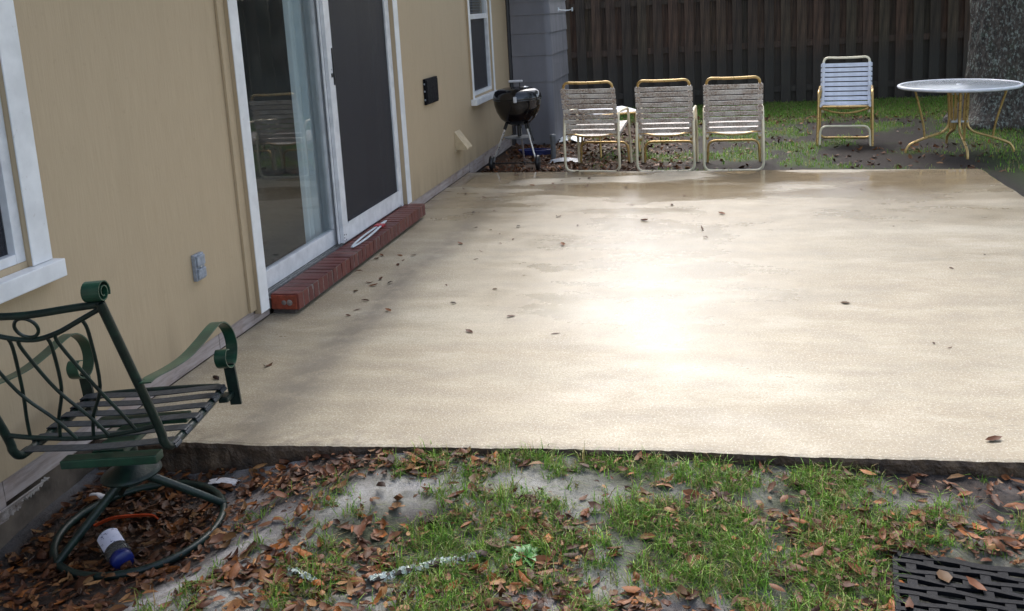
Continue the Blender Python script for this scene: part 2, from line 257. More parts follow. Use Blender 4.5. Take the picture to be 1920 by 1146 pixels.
# ------------------------------------------------------------------ mesh helpers
class MB:
    def __init__(s): s.v = []; s.f = []; s.sm = []; s.mi = []
    def add(s, v, f, smooth=False, mi=0):
        b = len(s.v); s.v += [tuple(p) for p in v]; s.f += [tuple(i+b for i in q) for q in f]; s.sm += [smooth]*len(f); s.mi += [mi]*len(f); return s
    def box(s, x0, x1, y0, y1, z0, z1, mi=0, ch=0.0):
        if ch <= 0:
            v = [(x, y, z) for x in (x0, x1) for y in (y0, y1) for z in (z0, z1)]
            return s.add(v, [(0,1,3,2),(4,6,7,5),(0,4,5,1),(2,3,7,6),(0,2,6,4),(1,5,7,3)], False, mi)
        bm = bmesh.new(); bmesh.ops.create_cube(bm, size=1)
        for p in bm.verts: p.co = Vector(((x0+x1)/2+p.co.x*(x1-x0), (y0+y1)/2+p.co.y*(y1-y0), (z0+z1)/2+p.co.z*(z1-z0)))
        bmesh.ops.bevel(bm, geom=bm.edges[:], offset=ch, segments=2, affect='EDGES', profile=.6)
        bm.verts.index_update(); s.add([p.co[:] for p in bm.verts], [[q.index for q in f.verts] for f in bm.faces], False, mi); bm.free(); return s
    def tube(s, pts, r, seg=8, smooth_path=0, closed=False, mi=0, cap=True):
        P = [Vector(p) for p in pts]
        if smooth_path: P = crom(P, smooth_path, closed)
        n = len(P); rs = r if isinstance(r, (list, tuple)) else None
        T = []
        for i in range(n):
            a = P[(i-1) % n] if closed or i > 0 else P[i]; b = P[(i+1) % n] if closed or i < n-1 else P[i]
            d = (b-a); T.append(d.normalized() if d.length > 1e-9 else Vector((0, 0, 1)))
        up = Vector((0, 0, 1)) if abs(T[0].z) < .9 else Vector((1, 0, 0)); N = (up - T[0]*up.dot(T[0])).normalized(); V = []; F = []
        for i in range(n):
            if i: N = (N - T[i]*N.dot(T[i])); N = N.normalized() if N.length > 1e-6 else Vector((1, 0, 0))
            B = T[i].cross(N); rr = (rs[0]+(rs[1]-rs[0])*i/(n-1)) if rs and len(rs) == 2 else (rs[i] if rs else r)
            for k in range(seg):
                a = 2*math.pi*k/seg; V.append(P[i]+(N*math.cos(a)+B*math.sin(a))*rr)
        for i in range(n if closed else n-1):
            for k in range(seg): F.append((i*seg+k, i*seg+(k+1) % seg, ((i+1) % n)*seg+(k+1) % seg, ((i+1) % n)*seg+k))
        s.add(V, F, True, mi)
        if cap and not closed: s.add(V[:seg], [tuple(range(seg))[::-1]], False, mi); s.add(V[-seg:], [tuple(range(seg))], False, mi)
        return s
    def ribbon(s, pts, wdir, width, thick, smooth_path=0, mi=0):
        P = [Vector(p) for p in pts]
        if smooth_path: P = crom(P, smooth_path)
        W = Vector(wdir).normalized()*width/2; n = len(P); V = []; F = []
        for i in range(n):
            d = (P[min(i+1, n-1)]-P[max(i-1, 0)]).normalized(); N = d.cross(Vector(wdir)).normalized()*thick/2
            V += [P[i]-W-N, P[i]+W-N, P[i]+W+N, P[i]-W+N]
        for i in range(n-1):
            for k in range(4): F.append((i*4+k, i*4+(k+1) % 4, i*4+4+(k+1) % 4, i*4+4+k))
        F += [(3, 2, 1, 0), tuple((n-1)*4+k for k in range(4))]
        return s.add(V, F, False, mi)
    def lathe(s, prof, c=(0, 0, 0), seg=32, axis=(0, 0, 1), mi=0, smooth=True):
        q = Vector((0, 0, 1)).rotation_difference(Vector(axis).normalized()); V = []; F = []; n = len(prof); c = Vector(c)
        for r, z in prof:
            for k in range(seg):
                a = 2*math.pi*k/seg; V.append(c + q @ Vector((max(r, 1e-4)*math.cos(a), max(r, 1e-4)*math.sin(a), z)))
        for i in range(n-1):
            for k in range(seg): F.append((i*seg+k, i*seg+(k+1) % seg, (i+1)*seg+(k+1) % seg, (i+1)*seg+k))
        return s.add(V, F, smooth, mi)
    def xf(s, M): s.v = [tuple(M @ Vector(p)) for p in s.v]; return s
    def mesh(s, name, *mats):
        me = bpy.data.meshes.new(name); me.from_pydata(s.v, [], s.f)
        for mname in mats: me.materials.append(MAT[mname])
        me.polygons.foreach_set('use_smooth', s.sm); me.polygons.foreach_set('material_index', s.mi); me.update(); return me
    def build(s, name, mats, parent=None, loc=(0, 0, 0)):
        return link(name, s.mesh(name, *([mats] if isinstance(mats, str) else mats)), parent, loc)
def crom(P, k, closed=False):
    out = []; n = len(P)
    for i in range(n if closed else n-1):
        g = (lambda j: P[j % n]) if closed else (lambda j: P[max(0, min(n-1, j))])
        a, b, c, d = g(i-1), g(i), g(i+1), g(i+2)
        for q in range(k):
            u = q/k; out.append(.5*((2*b)+(c-a)*u+(2*a-5*b+4*c-d)*u*u+(3*b-a-3*c+d)*u**3))
    if not closed: out.append(P[-1])
    return out
def link(name, data, parent=None, loc=(0, 0, 0), rot=(0, 0, 0)):
    o = bpy.data.objects.new(name, data); COL.objects.link(o); o.location = loc; o.rotation_euler = rot
    if parent: o.parent = parent
    return o
def thing(name, label, cat, loc=(0, 0, 0), rot=(0, 0, 0), group=None):
    return tag(link(name, None, None, loc, rot), label, cat, group)
def tag(o, label=None, cat=None, group=None, kind=None):
    for k, v in (('label', label), ('category', cat), ('group', group), ('kind', kind)):
        if v: o[k] = v
    return o
def fast_mesh(name, V, faces_by_n, mats, tint=None, smooth=False):
    """V (N,3); faces_by_n: list of index arrays (M,k)"""
    me = bpy.data.meshes.new(name); me.vertices.add(len(V)); me.vertices.foreach_set('co', np.asarray(V, np.float32).ravel())
    li = np.concatenate([f.ravel() for f in faces_by_n]); tot = np.concatenate([np.full(len(f), f.shape[1]) for f in faces_by_n]); st = np.concatenate([[0], np.cumsum(tot)[:-1]])
    me.loops.add(len(li)); me.loops.foreach_set('vertex_index', li.astype(np.int32)); me.polygons.add(len(tot)); me.polygons.foreach_set('loop_start', st.astype(np.int32)); me.polygons.foreach_set('loop_total', tot.astype(np.int32))
    if smooth: me.polygons.foreach_set('use_smooth', np.ones(len(tot), bool))
    me.update(calc_edges=True)
    if tint is not None:
        a = me.color_attributes.new('tint', 'FLOAT_COLOR', 'POINT'); a.data.foreach_set('color', np.concatenate([tint, np.ones((len(tint), 1))], 1).astype(np.float32).ravel())
    for q in mats: me.materials.append(MAT[q])
    return me
_perm = rng.random((64, 64))
def vnoise(x, y, s=1.0):
    x = np.asarray(x, float)*s+100; y = np.asarray(y, float)*s+100; xi = np.floor(x).astype(int); yi = np.floor(y).astype(int); fx = x-xi; fy = y-yi; fx = fx*fx*(3-2*fx); fy = fy*fy*(3-2*fy)
    g = lambda a, b: _perm[a % 64, b % 64]
    return (g(xi, yi)*(1-fx)+g(xi+1, yi)*fx)*(1-fy)+(g(xi, yi+1)*(1-fx)+g(xi+1, yi+1)*fx)*fy
def fbm(x, y, s=1.0): return (vnoise(x, y, s)*.53+vnoise(x, y, s*2.1+.3)*.29+vnoise(x, y, s*4.3+.7)*.18)
def sstep(a, b, x): u = np.clip((x-a)/(b-a), 0, 1); return u*u*(3-2*u)

# ------------------------------------------------------------------ ground and patio
FRONT = [(-.02, 2.955), (.38, 2.962), (.706, 2.969), (1.47, 3.033), (2.154, 3.076), (2.62, 3.082), (3.327, 3.112), (4.54, 3.15)]
def front_y(x): return np.interp(x, [p[0] for p in FRONT], [p[1] for p in FRONT])
def back_y(x): return np.interp(x, [0, 2.986, 4.53], [8.67, 8.547, 8.455])
def ground_z(x, y):
    x = np.asarray(x, float); y = np.asarray(y, float); n = fbm(x, y, 1.1)-.5; n2 = fbm(x+7, y, 5.5)-.5
    front = np.interp(x, [0, .4, .7, 1.2, 1.55, 2.15, 3.3, 5], [-.12, -.10, -.065, -.030, -.026, -.042, -.062, -.07])-.03*sstep(.1, .6, 2.9-y)+.03*n+.020*n2+.013*(fbm(x+31, y+3, 21)-.5)
    wh = np.exp(-(((x-.37)/.40)**4+((y-2.58)/.38)**4)); front = front*(1-wh)+(-.163+.012*n2)*wh
    back = -.060+.02*n+.010*n2
    w = sstep(4.6, 6.5, y); z = front*(1-w)+back*w
    inside = (x > -.1) & (x < 4.5) & (y > front_y(x)+.03) & (y < back_y(x)-.03)
    return np.where(inside, -.13, np.minimum(z, -.012))
def axis(parts):
    out = [];
    for a, b, n in parts: out += list(np.linspace(a, b, n, endpoint=False))
    return np.array(out+[parts[-1][1]])
gx = axis([(-60, -4, 14), (-4, -.2, 12), (-.2, 4.8, 290), (4.8, 9, 50), (9, 60, 16)]); gy = axis([(-40, 0, 14), (0, 1.6, 24), (1.6, 3.3, 130), (3.3, 8.3, 30), (8.3, 15, 120), (15, 90, 20)])
GX, GY = np.meshgrid(gx, gy, indexing='ij'); V = np.stack([GX.ravel(), GY.ravel(), ground_z(GX, GY).ravel()], 1)
ii, jj = np.meshgrid(np.arange(len(gx)-1), np.arange(len(gy)-1), indexing='ij'); b = (ii*len(gy)+jj).ravel(); F = np.stack([b, b+len(gy), b+len(gy)+1, b+1], 1)
def sand_band(x, y):
    yb = np.interp(x, [.55, .72, .95, 1.45, 2.0], [1.9, 2.24, 2.62, 2.82, 2.88]); return np.exp(-((y-yb)/(.13-.03*sstep(1.3, 1.9, x)))**2)*(1-sstep(1.7, 2.1, x))*sstep(.5, .65, x)*(.55+.45*sstep(.35, .5, fbm(x+9, y+2, 5)))
def sand_mask(x, y):
    f = sstep(.36, .56, fbm(x+3, y, 2.3)); near = (1-sstep(4., 5., y))
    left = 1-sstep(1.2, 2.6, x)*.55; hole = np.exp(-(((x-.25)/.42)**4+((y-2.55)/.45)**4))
    return np.clip(near*np.maximum(np.clip(f*left*.9+.1*left, 0, 1)*(1-.95*hole), sand_band(x, y)), 0, 1)
def turf_mask(x, y):
    strip = sstep(12.2, 13.0, y+.5*(fbm(x, y, 1.3)-.5))*(1-sstep(14.15, 14.4, y-.05*x+.0))*sstep(.5, 1.6, x)
    beyond = sstep(4.55, 5.0, x)*(1-sstep(11.5, 12.5, y))*.5
    patch = sstep(.45, .62, fbm(x+11, y+5, 1.9))*sstep(8.4, 8.9, y)*(1-sstep(12., 12.8, y))*sstep(1.0, 2.0, x+.25*(y-9))*.75
    front = (1-sstep(3.0, 3.2, y))*sstep(.42, .60, fbm(x+1, y+9, 2.4)+.17*sstep(1.0, 2.2, x)+.09*sstep(2.75, 2.3, y)-.04)*sstep(.7, 1.3, x+.55*(2.55-y))
    return np.clip(np.maximum.reduce([strip, beyond, patch, front]), 0, 1)
def off_patio(x, y): return ~((x > -.02) & (x < 4.54) & (y > front_y(x)-.006) & (y < back_y(x)+.012)) & (x > .02)
def litter_front(x, y):
    f = fbm(x+2, y+4, 2.6); edge = np.exp(-((y-front_y(x)+.07)/.075)**2)*.85*np.clip(.35+1.2*(fbm(x, y, 1.7)-.35), 0, 1)*(1-.55*sstep(1.0, 1.8, x))
    left = 1.*np.exp(-(((x-.40)/.42)**2+((y-2.60)/.40)**2)); heap = .8*np.exp(-(((x-.85)/.28)**2+((y-2.84)/.09)**2)); mid = .75*np.exp(-(((x-1.15)/.42)**2+((y-2.28)/.20)**2))
    base = .12+.60*sstep(.42, .60, f)
    return np.clip(np.maximum.reduce([edge, left*.8, heap, mid*sstep(.3, .55, f+.1), base*.8]), 0, 1)*off_patio(x, y)*(1-.85*sand_band(x, y))*(1-((x > 2.84) & (y < 2.60)).astype(float))
def litter_back(x, y):
    f = fbm(x+5, y, 1.6); return np.clip((1.1*(1-sstep(1.3, 2.3, x))*(1-sstep(11.5, 12.5, y))+.04+.12*sstep(.5, .6, f)+.55*np.exp(-((y-12.5)/.3)**2)+.5*np.exp(-((y-14.1-.05*x)/.12)**2)), 0, 1)*off_patio(x, y)
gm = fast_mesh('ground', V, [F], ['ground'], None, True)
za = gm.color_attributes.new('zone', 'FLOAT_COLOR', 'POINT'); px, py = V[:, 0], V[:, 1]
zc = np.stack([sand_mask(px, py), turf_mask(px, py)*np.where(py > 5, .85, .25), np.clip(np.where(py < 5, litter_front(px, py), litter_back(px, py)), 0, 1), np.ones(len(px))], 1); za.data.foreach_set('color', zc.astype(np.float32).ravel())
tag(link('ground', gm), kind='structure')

# patio slab: fine top outline with a crumbly front lip
def patio():
    out = []
    for x in np.linspace(-.01, 4.535, 240): out.append((x, float(front_y(x))+.012*(float(fbm(x, 1, 9))-.5)+.003*random.uniform(-1, 1)))
    for y in np.linspace(3.2, 8.40, 60): out.append((4.538+.006*random.uniform(-1, 1), y))
    for x in np.linspace(4.53, -.01, 120): out.append((x, float(back_y(x))+.004*random.uniform(-1, 1)))
    n = len(out); cx, cy = 2.3, 5.8
    def ring(inset, z): return [(x+(cx-x)*inset+(random.uniform(-.004, .004) if z < -.01 else 0), y+(cy-y)*inset+((float(fbm(x*1.0, z*40, 14))-.5)*.022 if z < -.01 else 0), z+(random.uniform(-.004, .004) if z < -.01 else 0)) for x, y in out]
    V = ring(.006, 0)+ring(.0012, -.004)+ring(0, -.020)+ring(.001, -.050)+ring(.0, -.16); F = [tuple(range(n))]; mi = [0]
    for L in range(4):
        for k in range(n): F.append((L*n+k, (L+1)*n+k, (L+1)*n+(k+1) % n, L*n+(k+1) % n)); mi.append(0 if L == 0 else 1)
    mb = MB(); mb.add(V, F); mb.mi = mi
    return mb
tag(patio().build('patio', ['patio', 'slab_edge']), kind='structure')

# ------------------------------------------------------------------ house
HOUSE = thing('house', 'tan painted house wall with white trimmed sliding door and windows along the patio', 'house')
def wall_with_holes(y0, y1, z0, z1, holes, xf, xb):
    ys = sorted({y0, y1, *[h[0] for h in holes], *[h[1] for h in holes]}); zs = sorted({z0, z1, *[h[2] for h in holes], *[h[3] for h in holes]}); mb = MB()
    for a, b in zip(ys, ys[1:]):
        for c, d in zip(zs, zs[1:]):
            if any(h[0] <= a and b <= h[1] and h[2] <= c and d <= h[3] for h in holes): continue
            mb.add([(xf, a, c), (xf, b, c), (xf, b, d), (xf, a, d)], [(0, 1, 2, 3)])
    for h in holes:
        a, b, c, d = h
        mb.add([(xf, a, c), (xf, b, c), (xf, b, d), (xf, a, d), (xb, a, c), (xb, b, c), (xb, b, d), (xb, a, d)], [(0, 4, 5, 1), (1, 5, 6, 2), (2, 6, 7, 3), (3, 7, 4, 0)])
    mb.add([(xf, y0, z0), (xf, y1, z0), (xb, y1, z0), (xb, y0, z0)], [(0, 1, 2, 3)]); mb.add([(xf, y1, z0), (xf, y1, z1), (xb, y1, z1), (xb, y1, z0)], [(0, 1, 2, 3)])
    return mb
DOOR = (4.33, 6.78, .085, 2.15); WIN1 = (1.55, 2.73, .775, 2.1); WIN2 = (8.99, 9.84, .70, 2.1)
wall_with_holes(-4, 10.72, .085, 2.7, [DOOR, WIN1, WIN2], .006, -.16).build('siding', 'siding', HOUSE)
# batten-free sheet joint beside the door: narrow tan edge boards
# base boards, each a plank
for a, b, z0 in ((3.905, 4.26, 0.003), (2.47, 3.90, 0.003), (6.80, 8.72, .003), (8.725, 10.70, -.05)):
    MB().box(-.03, .0, a, b, z0, .083, 0, .003).build('base_board', 'board', HOUSE)
def ragged(y0, y1, ztop, zlow, x0, x1, amp, seed, mat):
    r = random.Random(seed); n = 40; V = []; F = []
    for k in range(n+1):
        y = y0+(y1-y0)*k/n; zl = zlow(y)+r.uniform(-amp, amp)+(r.uniform(0, amp*2.5) if r.random() < .25 else 0)
        V += [(x0, y, ztop), (x1, y, ztop), (x1+r.uniform(-.006, .006), y, zl), (x0, y, zl)]
    for k in range(n):
        for q in range(4): F.append((k*4+q, k*4+(q+1) % 4, k*4+4+(q+1) % 4, k*4+4+q))
    F += [(3, 2, 1, 0), tuple(n*4+q for q in range(4))]
    return MB().add(V, F)
MB().box(-.03, .0, 4.262, 4.43, .003, .060, 0, .003).build('base_board', 'board', HOUSE)
ob = ragged(-2.0, 2.465, .083, lambda y: -.06+.02*math.sin(y*9), -.028, .0, .012, 3, 'board').build('base_board', 'board', HOUSE); ob['label'] = 'weathered base board with a rotted lower edge'
for k, (a, b, zt, zb, xo) in enumerate(((1.5, 2.43, -.028, -.058, .020), (1.7, 2.36, -.062, -.090, .032), (1.3, 2.26, -.092, -.135, .044), (2.40, 2.66, -.004, -.034, .022), (1.2, 2.10, -.055, -.10, .050), (1.4, 2.0, -.12, -.16, .06))):
    ragged(a, b, zt, (lambda y, a=a, b=b, zt=zt, zb=zb: zb+(zt-zb)*max(0, (y-(b-.16))/.17)), xo-.010, xo, .007, 20+k, 'rot').build('splinter', 'rot', HOUSE)
MB().box(-.2, -.034, -4, 10.7, -.4, .08).build('foundation', 'stem', HOUSE)
# roof with eave (drips onto the patio)
mb = MB(); mb.add([(.50, -4, 2.62), (.50, 11.2, 2.62), (-4, 11.2, 4.3), (-4, -4, 4.3), (.50, -4, 2.55), (.50, 11.2, 2.55), (-.2, 11.2, 2.55), (-.2, -4, 2.55)], [(0, 1, 2, 3), (0, 4, 5, 1), (4, 7, 6, 5)])
mb.mi = [0, 1, 1]; mb.build('roof', ['roof', 'soffit'], HOUSE)
MB().box(.0065, .021, 4.196, 4.2605, .086, 2.3, 0, .002).build('batten', 'siding', HOUSE)
# sliding door: trim, fixed glass leaf, screen leaf, track
SD = link('sliding_door', None, HOUSE)
def trim(y0, y1, z0, z1, x0, x1, parent, name='trim_board', side=None):
    mb = MB().box(x0, x1-.006, y0, y1, z0, z1, 1); mb.box(x1-.0058, x1, y0, y1, z0, z1, 0, .002); return mb.build(name, ['trim', 'siding'], parent)
trim(4.262, 4.352, .062, 2.24, .0065, .045, SD); trim(6.695, 6.79, .112, 2.24, .0065, .045, SD); trim(4.36, 6.69, 2.15, 2.24, .0065, .045, SD)
mb = MB()
for k, (a, b, z) in enumerate(((-.125, -.095, .10), (-.0945, -.088, .118), (-.0875, -.038, .088), (-.0375, -.031, .114), (-.0305, -.014, .090), (-.0135, -.008, .114), (-.0075, .003, .088))): mb.box(a+.0004*k, b, 4.372, 6.775, .03, z)
mb.build('track', 'alu', SD)
mb = MB(); mb.box(-.10, .006, 6.66, 6.775, .10, 2.15, 0, .002); mb.box(-.05, .018, 6.63, 6.66, .10, 2.15, 0, .002); mb.build('jamb', 'wmetal', SD)
MB().box(-.10, .0, 4.335, 4.37, .10, 2.15, 0, .002).build('jamb', 'wmetal', SD)
mb = MB(); gxp = -.062
for a, b, c, d in ((4.37, 5.61, .115, .215), (4.37, 5.61, 2.08, 2.15), (4.37, 4.44, .215, 2.08), (5.47, 5.61, .215, 2.08)): mb.box(gxp-.02, gxp+.02, a, b, c, d, 0, .003)
mb.build('fixed_leaf_frame', 'wmetal', SD)
MB().box(gxp-.003, gxp+.003, 4.435, 5.475, .21, 2.085).build('glass_pane', 'glass', SD)
mb = MB(); gxq = -.105
for a, b, c, d in ((5.5, 6.66, .12, .21), (5.5, 6.66, 2.08, 2.15), (5.5, 5.6, .21, 2.08), (6.57, 6.66, .21, 2.08)): mb.box(gxq-.018, gxq+.018, a, b, c, d, 0, .003)
mb.build('sliding_leaf_frame', 'wmetal', SD)
MB().box(gxq-.003, gxq+.003, 5.59, 6.58, .205, 2.085).build('glass_pane', 'glass', SD)
SCR = link('screen_door', None, HOUSE); mb = MB(); sx = .004
for a, b, c, d in ((5.475, 6.64, .122, .235), (5.475, 6.64, 2.08, 2.14), (5.475, 5.562, .2352, 2.08), (6.585, 6.64, .2352, 2.08)): mb.box(sx-.012, sx+.012, a, b, c, d, 0, .003)
mb.box(sx+.0125, sx+.0165, 5.565, 6.58, .232, .242); mb.box(sx-.02, sx-.0125, 5.45, 5.474, .122, 2.14)
mb.build('screen_frame', 'wmetal', SCR); MB().box(sx-.003, sx-.001, 5.558, 6.59, .23, 2.085).build('insect_mesh', 'mesh', SCR)
MB().box(sx+.0122, sx+.02, 5.538, 5.552, 1.13, 1.36).build('pull_handle', 'blackp', SCR); MB().box(sx+.0122, sx+.017, 5.508, 5.526, 1.18, 1.205).build('lock_button', 'blackp', SCR); MB().box(sx+.0122, sx+.015, 5.516, 5.521, 1.225, 1.23).build('screw', 'blackp', SCR)
for yy_, zz in ((5.487, .135), (5.487, .155), (5.487, .175), (5.515, .135), (5.515, .17)): MB().lathe([(0.0, .0018), (.0045, .0015), (.005, 0)], (sx+.0122, yy_, zz), 8, (1, 0, 0)).build('corner_screw', 'blackp', SCR)
# room behind
RM = link('room', None, HOUSE)
mb = MB(); mb.add([(-.17, 3.2, .05), (-.17, 8.2, .05), (-4, 8.2, .05), (-4, 3.2, .05)], [(0, 1, 2, 3)]); mb.build('room_floor', 'carpet', RM)
mb = MB(); mb.add([(-.165, 3.2, .05), (-.165, 8.2, .05), (-4, 8.2, .05), (-4, 3.2, .05), (-.165, 3.2, 2.4), (-.165, 8.2, 2.4), (-4, 8.2, 2.4), (-4, 3.2, 2.4)], [(1, 2, 6, 5), (2, 3, 7, 6), (3, 0, 4, 7), (4, 5, 6, 7)]); mb.build('room_wall', 'room', RM)
def curtain(y0, y1, x, z0, z1, folds, amp):
    n = folds*8; V = []; F = []
    for k in range(n+1):
        y = y0+(y1-y0)*k/n; xx = x+amp*math.sin(k/8*2*math.pi)+amp*.4*math.sin(k*.37)
        V += [(xx, y, z0), (xx+.3*amp*math.sin(k*.5), y, z1)]
    for k in range(n): F.append((k*2, k*2+2, k*2+3, k*2+1))
    return MB().add(V, F, True)
curtain(5.30, 5.80, -.165, .10, 2.2, 6, .022).build('curtain', 'curtain', RM); curtain(6.05, 6.62, -.23, .10, 2.2, 6, .022).build('curtain', 'curtain', RM)
# windows
def window(hole, trim_w, sillz, meet=None, lower_dark=True):
    a, b, c, d = hole; Wn = link('window', None, HOUSE)
    trim(a-trim_w, a-.001, c-.02, d+trim_w, .0065, .03, Wn); trim(b+.001, b+trim_w, c-.02, d+trim_w, .0065, .03, Wn); trim(a-.0005, b+.0005, d, d+trim_w, .0065, .03, Wn)
    MB().box(.0065, .065, a-trim_w-.02, b+trim_w+.02, sillz, c-.022, 0, .004).build('sill', 'trim', Wn)
    f = MB()
    for q in ((a, a+.045, c, d), (b-.045, b, c, d), (a+.045, b-.045, c, c+.035), (a+.045, b-.045, d-.04, d)): f.box(-.05, .004, *q, 0, .003)
    if meet: f.box(-.045, .0, a+.045, b-.045, meet, meet+.05, 0, .003)
    f.build('sash_frame', 'wmetal', Wn)
    if meet:
        MB().box(-.036, -.030, a+.04, b-.04, c+.03, meet+.01).build('insect_mesh', 'mesh', Wn); MB().box(-.046, -.040, a+.04, b-.04, c+.03, meet+.01).build('pane', 'glass', Wn); MB().box(-.028, -.022, a+.04, b-.04, meet+.04, d-.03).build('pane', 'glass', Wn)
        k = 0; z = meet-.02
        while z < d:
            MB().box(-.085, -.055, a+.05, b-.05, z, z+.004).xf(Matrix.Identity(4)).build('blind_slat', 'blind', Wn); z += .028
    else:
        MB().box(-.030, -.026, a+.04, b-.04, c+.03, d-.03).build('insect_mesh', 'mesh', Wn); MB().box(-.046, -.040, a+.04, b-.04, c+.03, d-.03).build('pane', 'glass', Wn)
    mb = MB(); mb.add([(-.165, a-.3, c-.3), (-.165, b+.3, c-.3), (-1.2, b+.3, c-.3), (-1.2, a-.3, c-.3), (-.165, a-.3, d+.2), (-.165, b+.3, d+.2), (-1.2, b+.3, d+.2), (-1.2, a-.3, d+.2)], [(1, 2, 6, 5), (2, 3, 7, 6), (3, 0, 4, 7), (4, 5, 6, 7), (0, 3, 2, 1)]); mb.build('room_wall', 'room', Wn)
window(WIN1, .098, .688); window(WIN2, .062, .618, 1.452)

# brick step: rowlock course, each brick its own
BS = thing('brick_step', 'red brick rowlock step below the sliding door', 'step')
MB().box(.01, .135, 4.455, 6.70, -.01, .024).build('mortar_bed', 'mortar_dark', BS); MB().box(.008, .1655, 4.4475, 6.732, .0245, .1092).build('mortar', 'mortar', BS)
bmesh_list = []
for k in range(5):
    bm = bmesh.new(); bmesh.ops.create_cube(bm, size=1); r = random.Random(k)
    for p in bm.verts: p.co = Vector((p.co.x*.160+r.uniform(-.0015, .0015), p.co.y*.0615+r.uniform(-.0015, .0015), p.co.z*.088+r.uniform(-.0015, .0015)))
    bmesh.ops.bevel(bm, geom=bm.edges[:], offset=.0035, segments=2, affect='EDGES'); me = bpy.data.meshes.new('brick'); bm.to_mesh(me); bm.free(); me.materials.append(MAT['brick']); bmesh_list.append(me)
NB = 34
for k in range(NB):
    o = link('brick', bmesh_list[k % 5], BS, (.0875+random.uniform(-.0015, .0015), 4.474+.0672*k+random.uniform(-.002, .002), .0675+random.uniform(-.0015, .0015))); o.rotation_euler = (random.uniform(-.02, .02), random.uniform(-.01, .01), random.uniform(-.015, .015))
mb = MB().box(.012, .158, 4.434, 4.4425, .030, .106, 0, .002); mb.build('broken_face', 'brick_raw', BS)['label'] = 'broken orange end face with grey core holes'
for yx, rz in ((.118, .016), (.085, .013)): MB().lathe([(0, .001), (rz, .001), (rz*1.1, 0)], (yx, 4.4342, .066), 10, (0, -1, 0)).build('core_hole', 'mortar', BS)

# wall fittings
OB = thing('outlet_cover', 'grey plastic outdoor outlet cover on the tan wall below the left window', 'outlet')
MB().box(.0065, .026, 3.735, 3.812, .393, .517, 0, .004).build('cover_plate', 'galv', OB); MB().box(.0262, .036, 3.742, 3.806, .462, .508, 0, .004).build('flap', 'galv', OB); MB().box(.0262, .036, 3.742, 3.806, .402, .448, 0, .004).build('flap', 'galv', OB); MB().lathe([(0, .006), (.006, .005), (.007, 0)], (.0265, 3.774, .455), 8, (1, 0, 0)).build('screw', 'alu', OB)
BX = thing('utility_box', 'black rectangular box fixed to the tan wall right of the sliding door', 'box')
MB().box(.0065, .030, 7.40, 7.74, .795, 1.008, 0, .004).build('box_body', 'black_box', BX); MB().box(.0302, .036, 7.412, 7.728, .808, .995, 0, .003).build('lid', 'black_box', BX)
for z in (.83, .90, .96): MB().box(.012, .024, 7.388, 7.3995, z, z+.014, 0, .002).build('hinge', 'galv', BX)
VT = thing('vent_hood', 'small tan wedge shaped vent hood low on the wall beside the grill', 'vent')
mb = MB(); mb.add([(.0065, 8.24, .455), (.0065, 8.42, .455), (.12, 8.24, .30), (.12, 8.42, .30), (.0065, 8.24, .30), (.0065, 8.42, .30), (.12, 8.24, .285), (.12, 8.42, .285), (.0065, 8.24, .285), (.0065, 8.42, .285)], [(0, 2, 3, 1), (0, 4, 2), (1, 3, 5), (2, 6, 7, 3), (4, 8, 6, 2), (5, 3, 7, 9), (8, 9, 7, 6)]); mb.build('hood', 'vent', VT)
mb = MB().box(.0066, .016, 8.21, 8.45, .27, .284, 0, .002); mb.build('flange', 'vent', VT)
DP = thing('dark_upright', 'dark narrow upright tube in the corner between tan wall and grey chimney', 'pipe'); MB().tube([(.012, 10.775, -.08), (.012, 10.775, 2.6)], .032, 10).build('pipe', 'pipe', DP)  # near-black upright tube that draws the dark line in the corner
for z in (.35, 1.9): MB().lathe([(.036, -.012), (.036, .012)], (.012, 10.775, z), 12).build('bracket', 'pipe', DP)

# chimney chase with lapped grey courses
CH = thing('chimney', 'grey lapped chimney chase with rounded corner standing at the end of the house', 'chimney')
zs = [-.10, .676, .983, 1.238, 1.449, 1.593, 1.86, 2.2, 2.6, 3.1, 3.6]
def prism(x0, x1, y0, y1, z0, z1, r, flare):
    P = [(x0, y1), (x0, y0)]
    for k in range(9): a = -math.pi/2+math.pi/2*k/8; P.append((x1-r+r*math.cos(a), y0+r+r*math.sin(a)))
    P += [(x1, y1)]; n = len(P); cx, cy = (x0+x1)/2, (y0+y1)/2
    ex = lambda e: [(x+(e if x > cx else 0), y+(-e if y < cy else 0)) for x, y in P]
    V = [(x, y, z0) for x, y in ex(flare)]+[(x, y, z0+.004) for x, y in ex(flare+.001)]+[(x, y, z1) for x, y in ex(0)]; F = []
    for L in range(2):
        for k in range(n-1): F.append((L*n+k, L*n+k+1, L*n+n+k+1, L*n+n+k))
    F.append(tuple(range(n))[::-1]); F.append(tuple(range(2*n, 3*n)))
    return MB().add(V, F, False)
for a, b in zip(zs, zs[1:]): prism(.045, .50, 10.76, 12.0, a, b, .07, .009).build('siding_course', 'grey_panel', CH)
prism(.0, .55, 10.70, 12.06, 3.6, 3.75, .07, 0).build('chimney_cap', 'grey_panel', CH)
HB = thing('hanging_bracket', 'thin white wire bracket sticking out from the grey chimney corner', 'bracket')
MB().tube([(.575, 11.0, 1.50), (.60, 11.0, 1.485), (.69, 11.0, 1.478), (.735, 11.0, 1.492)], .006, 6, 4).build('wire', 'white_plastic', HB)
for x, z in ((.574, 1.497), (.735, 1.487)): MB().tube([(x, 11, z-.022), (x, 11, z+.022)], .009, 8).build('end_plate', 'white_plastic', HB)

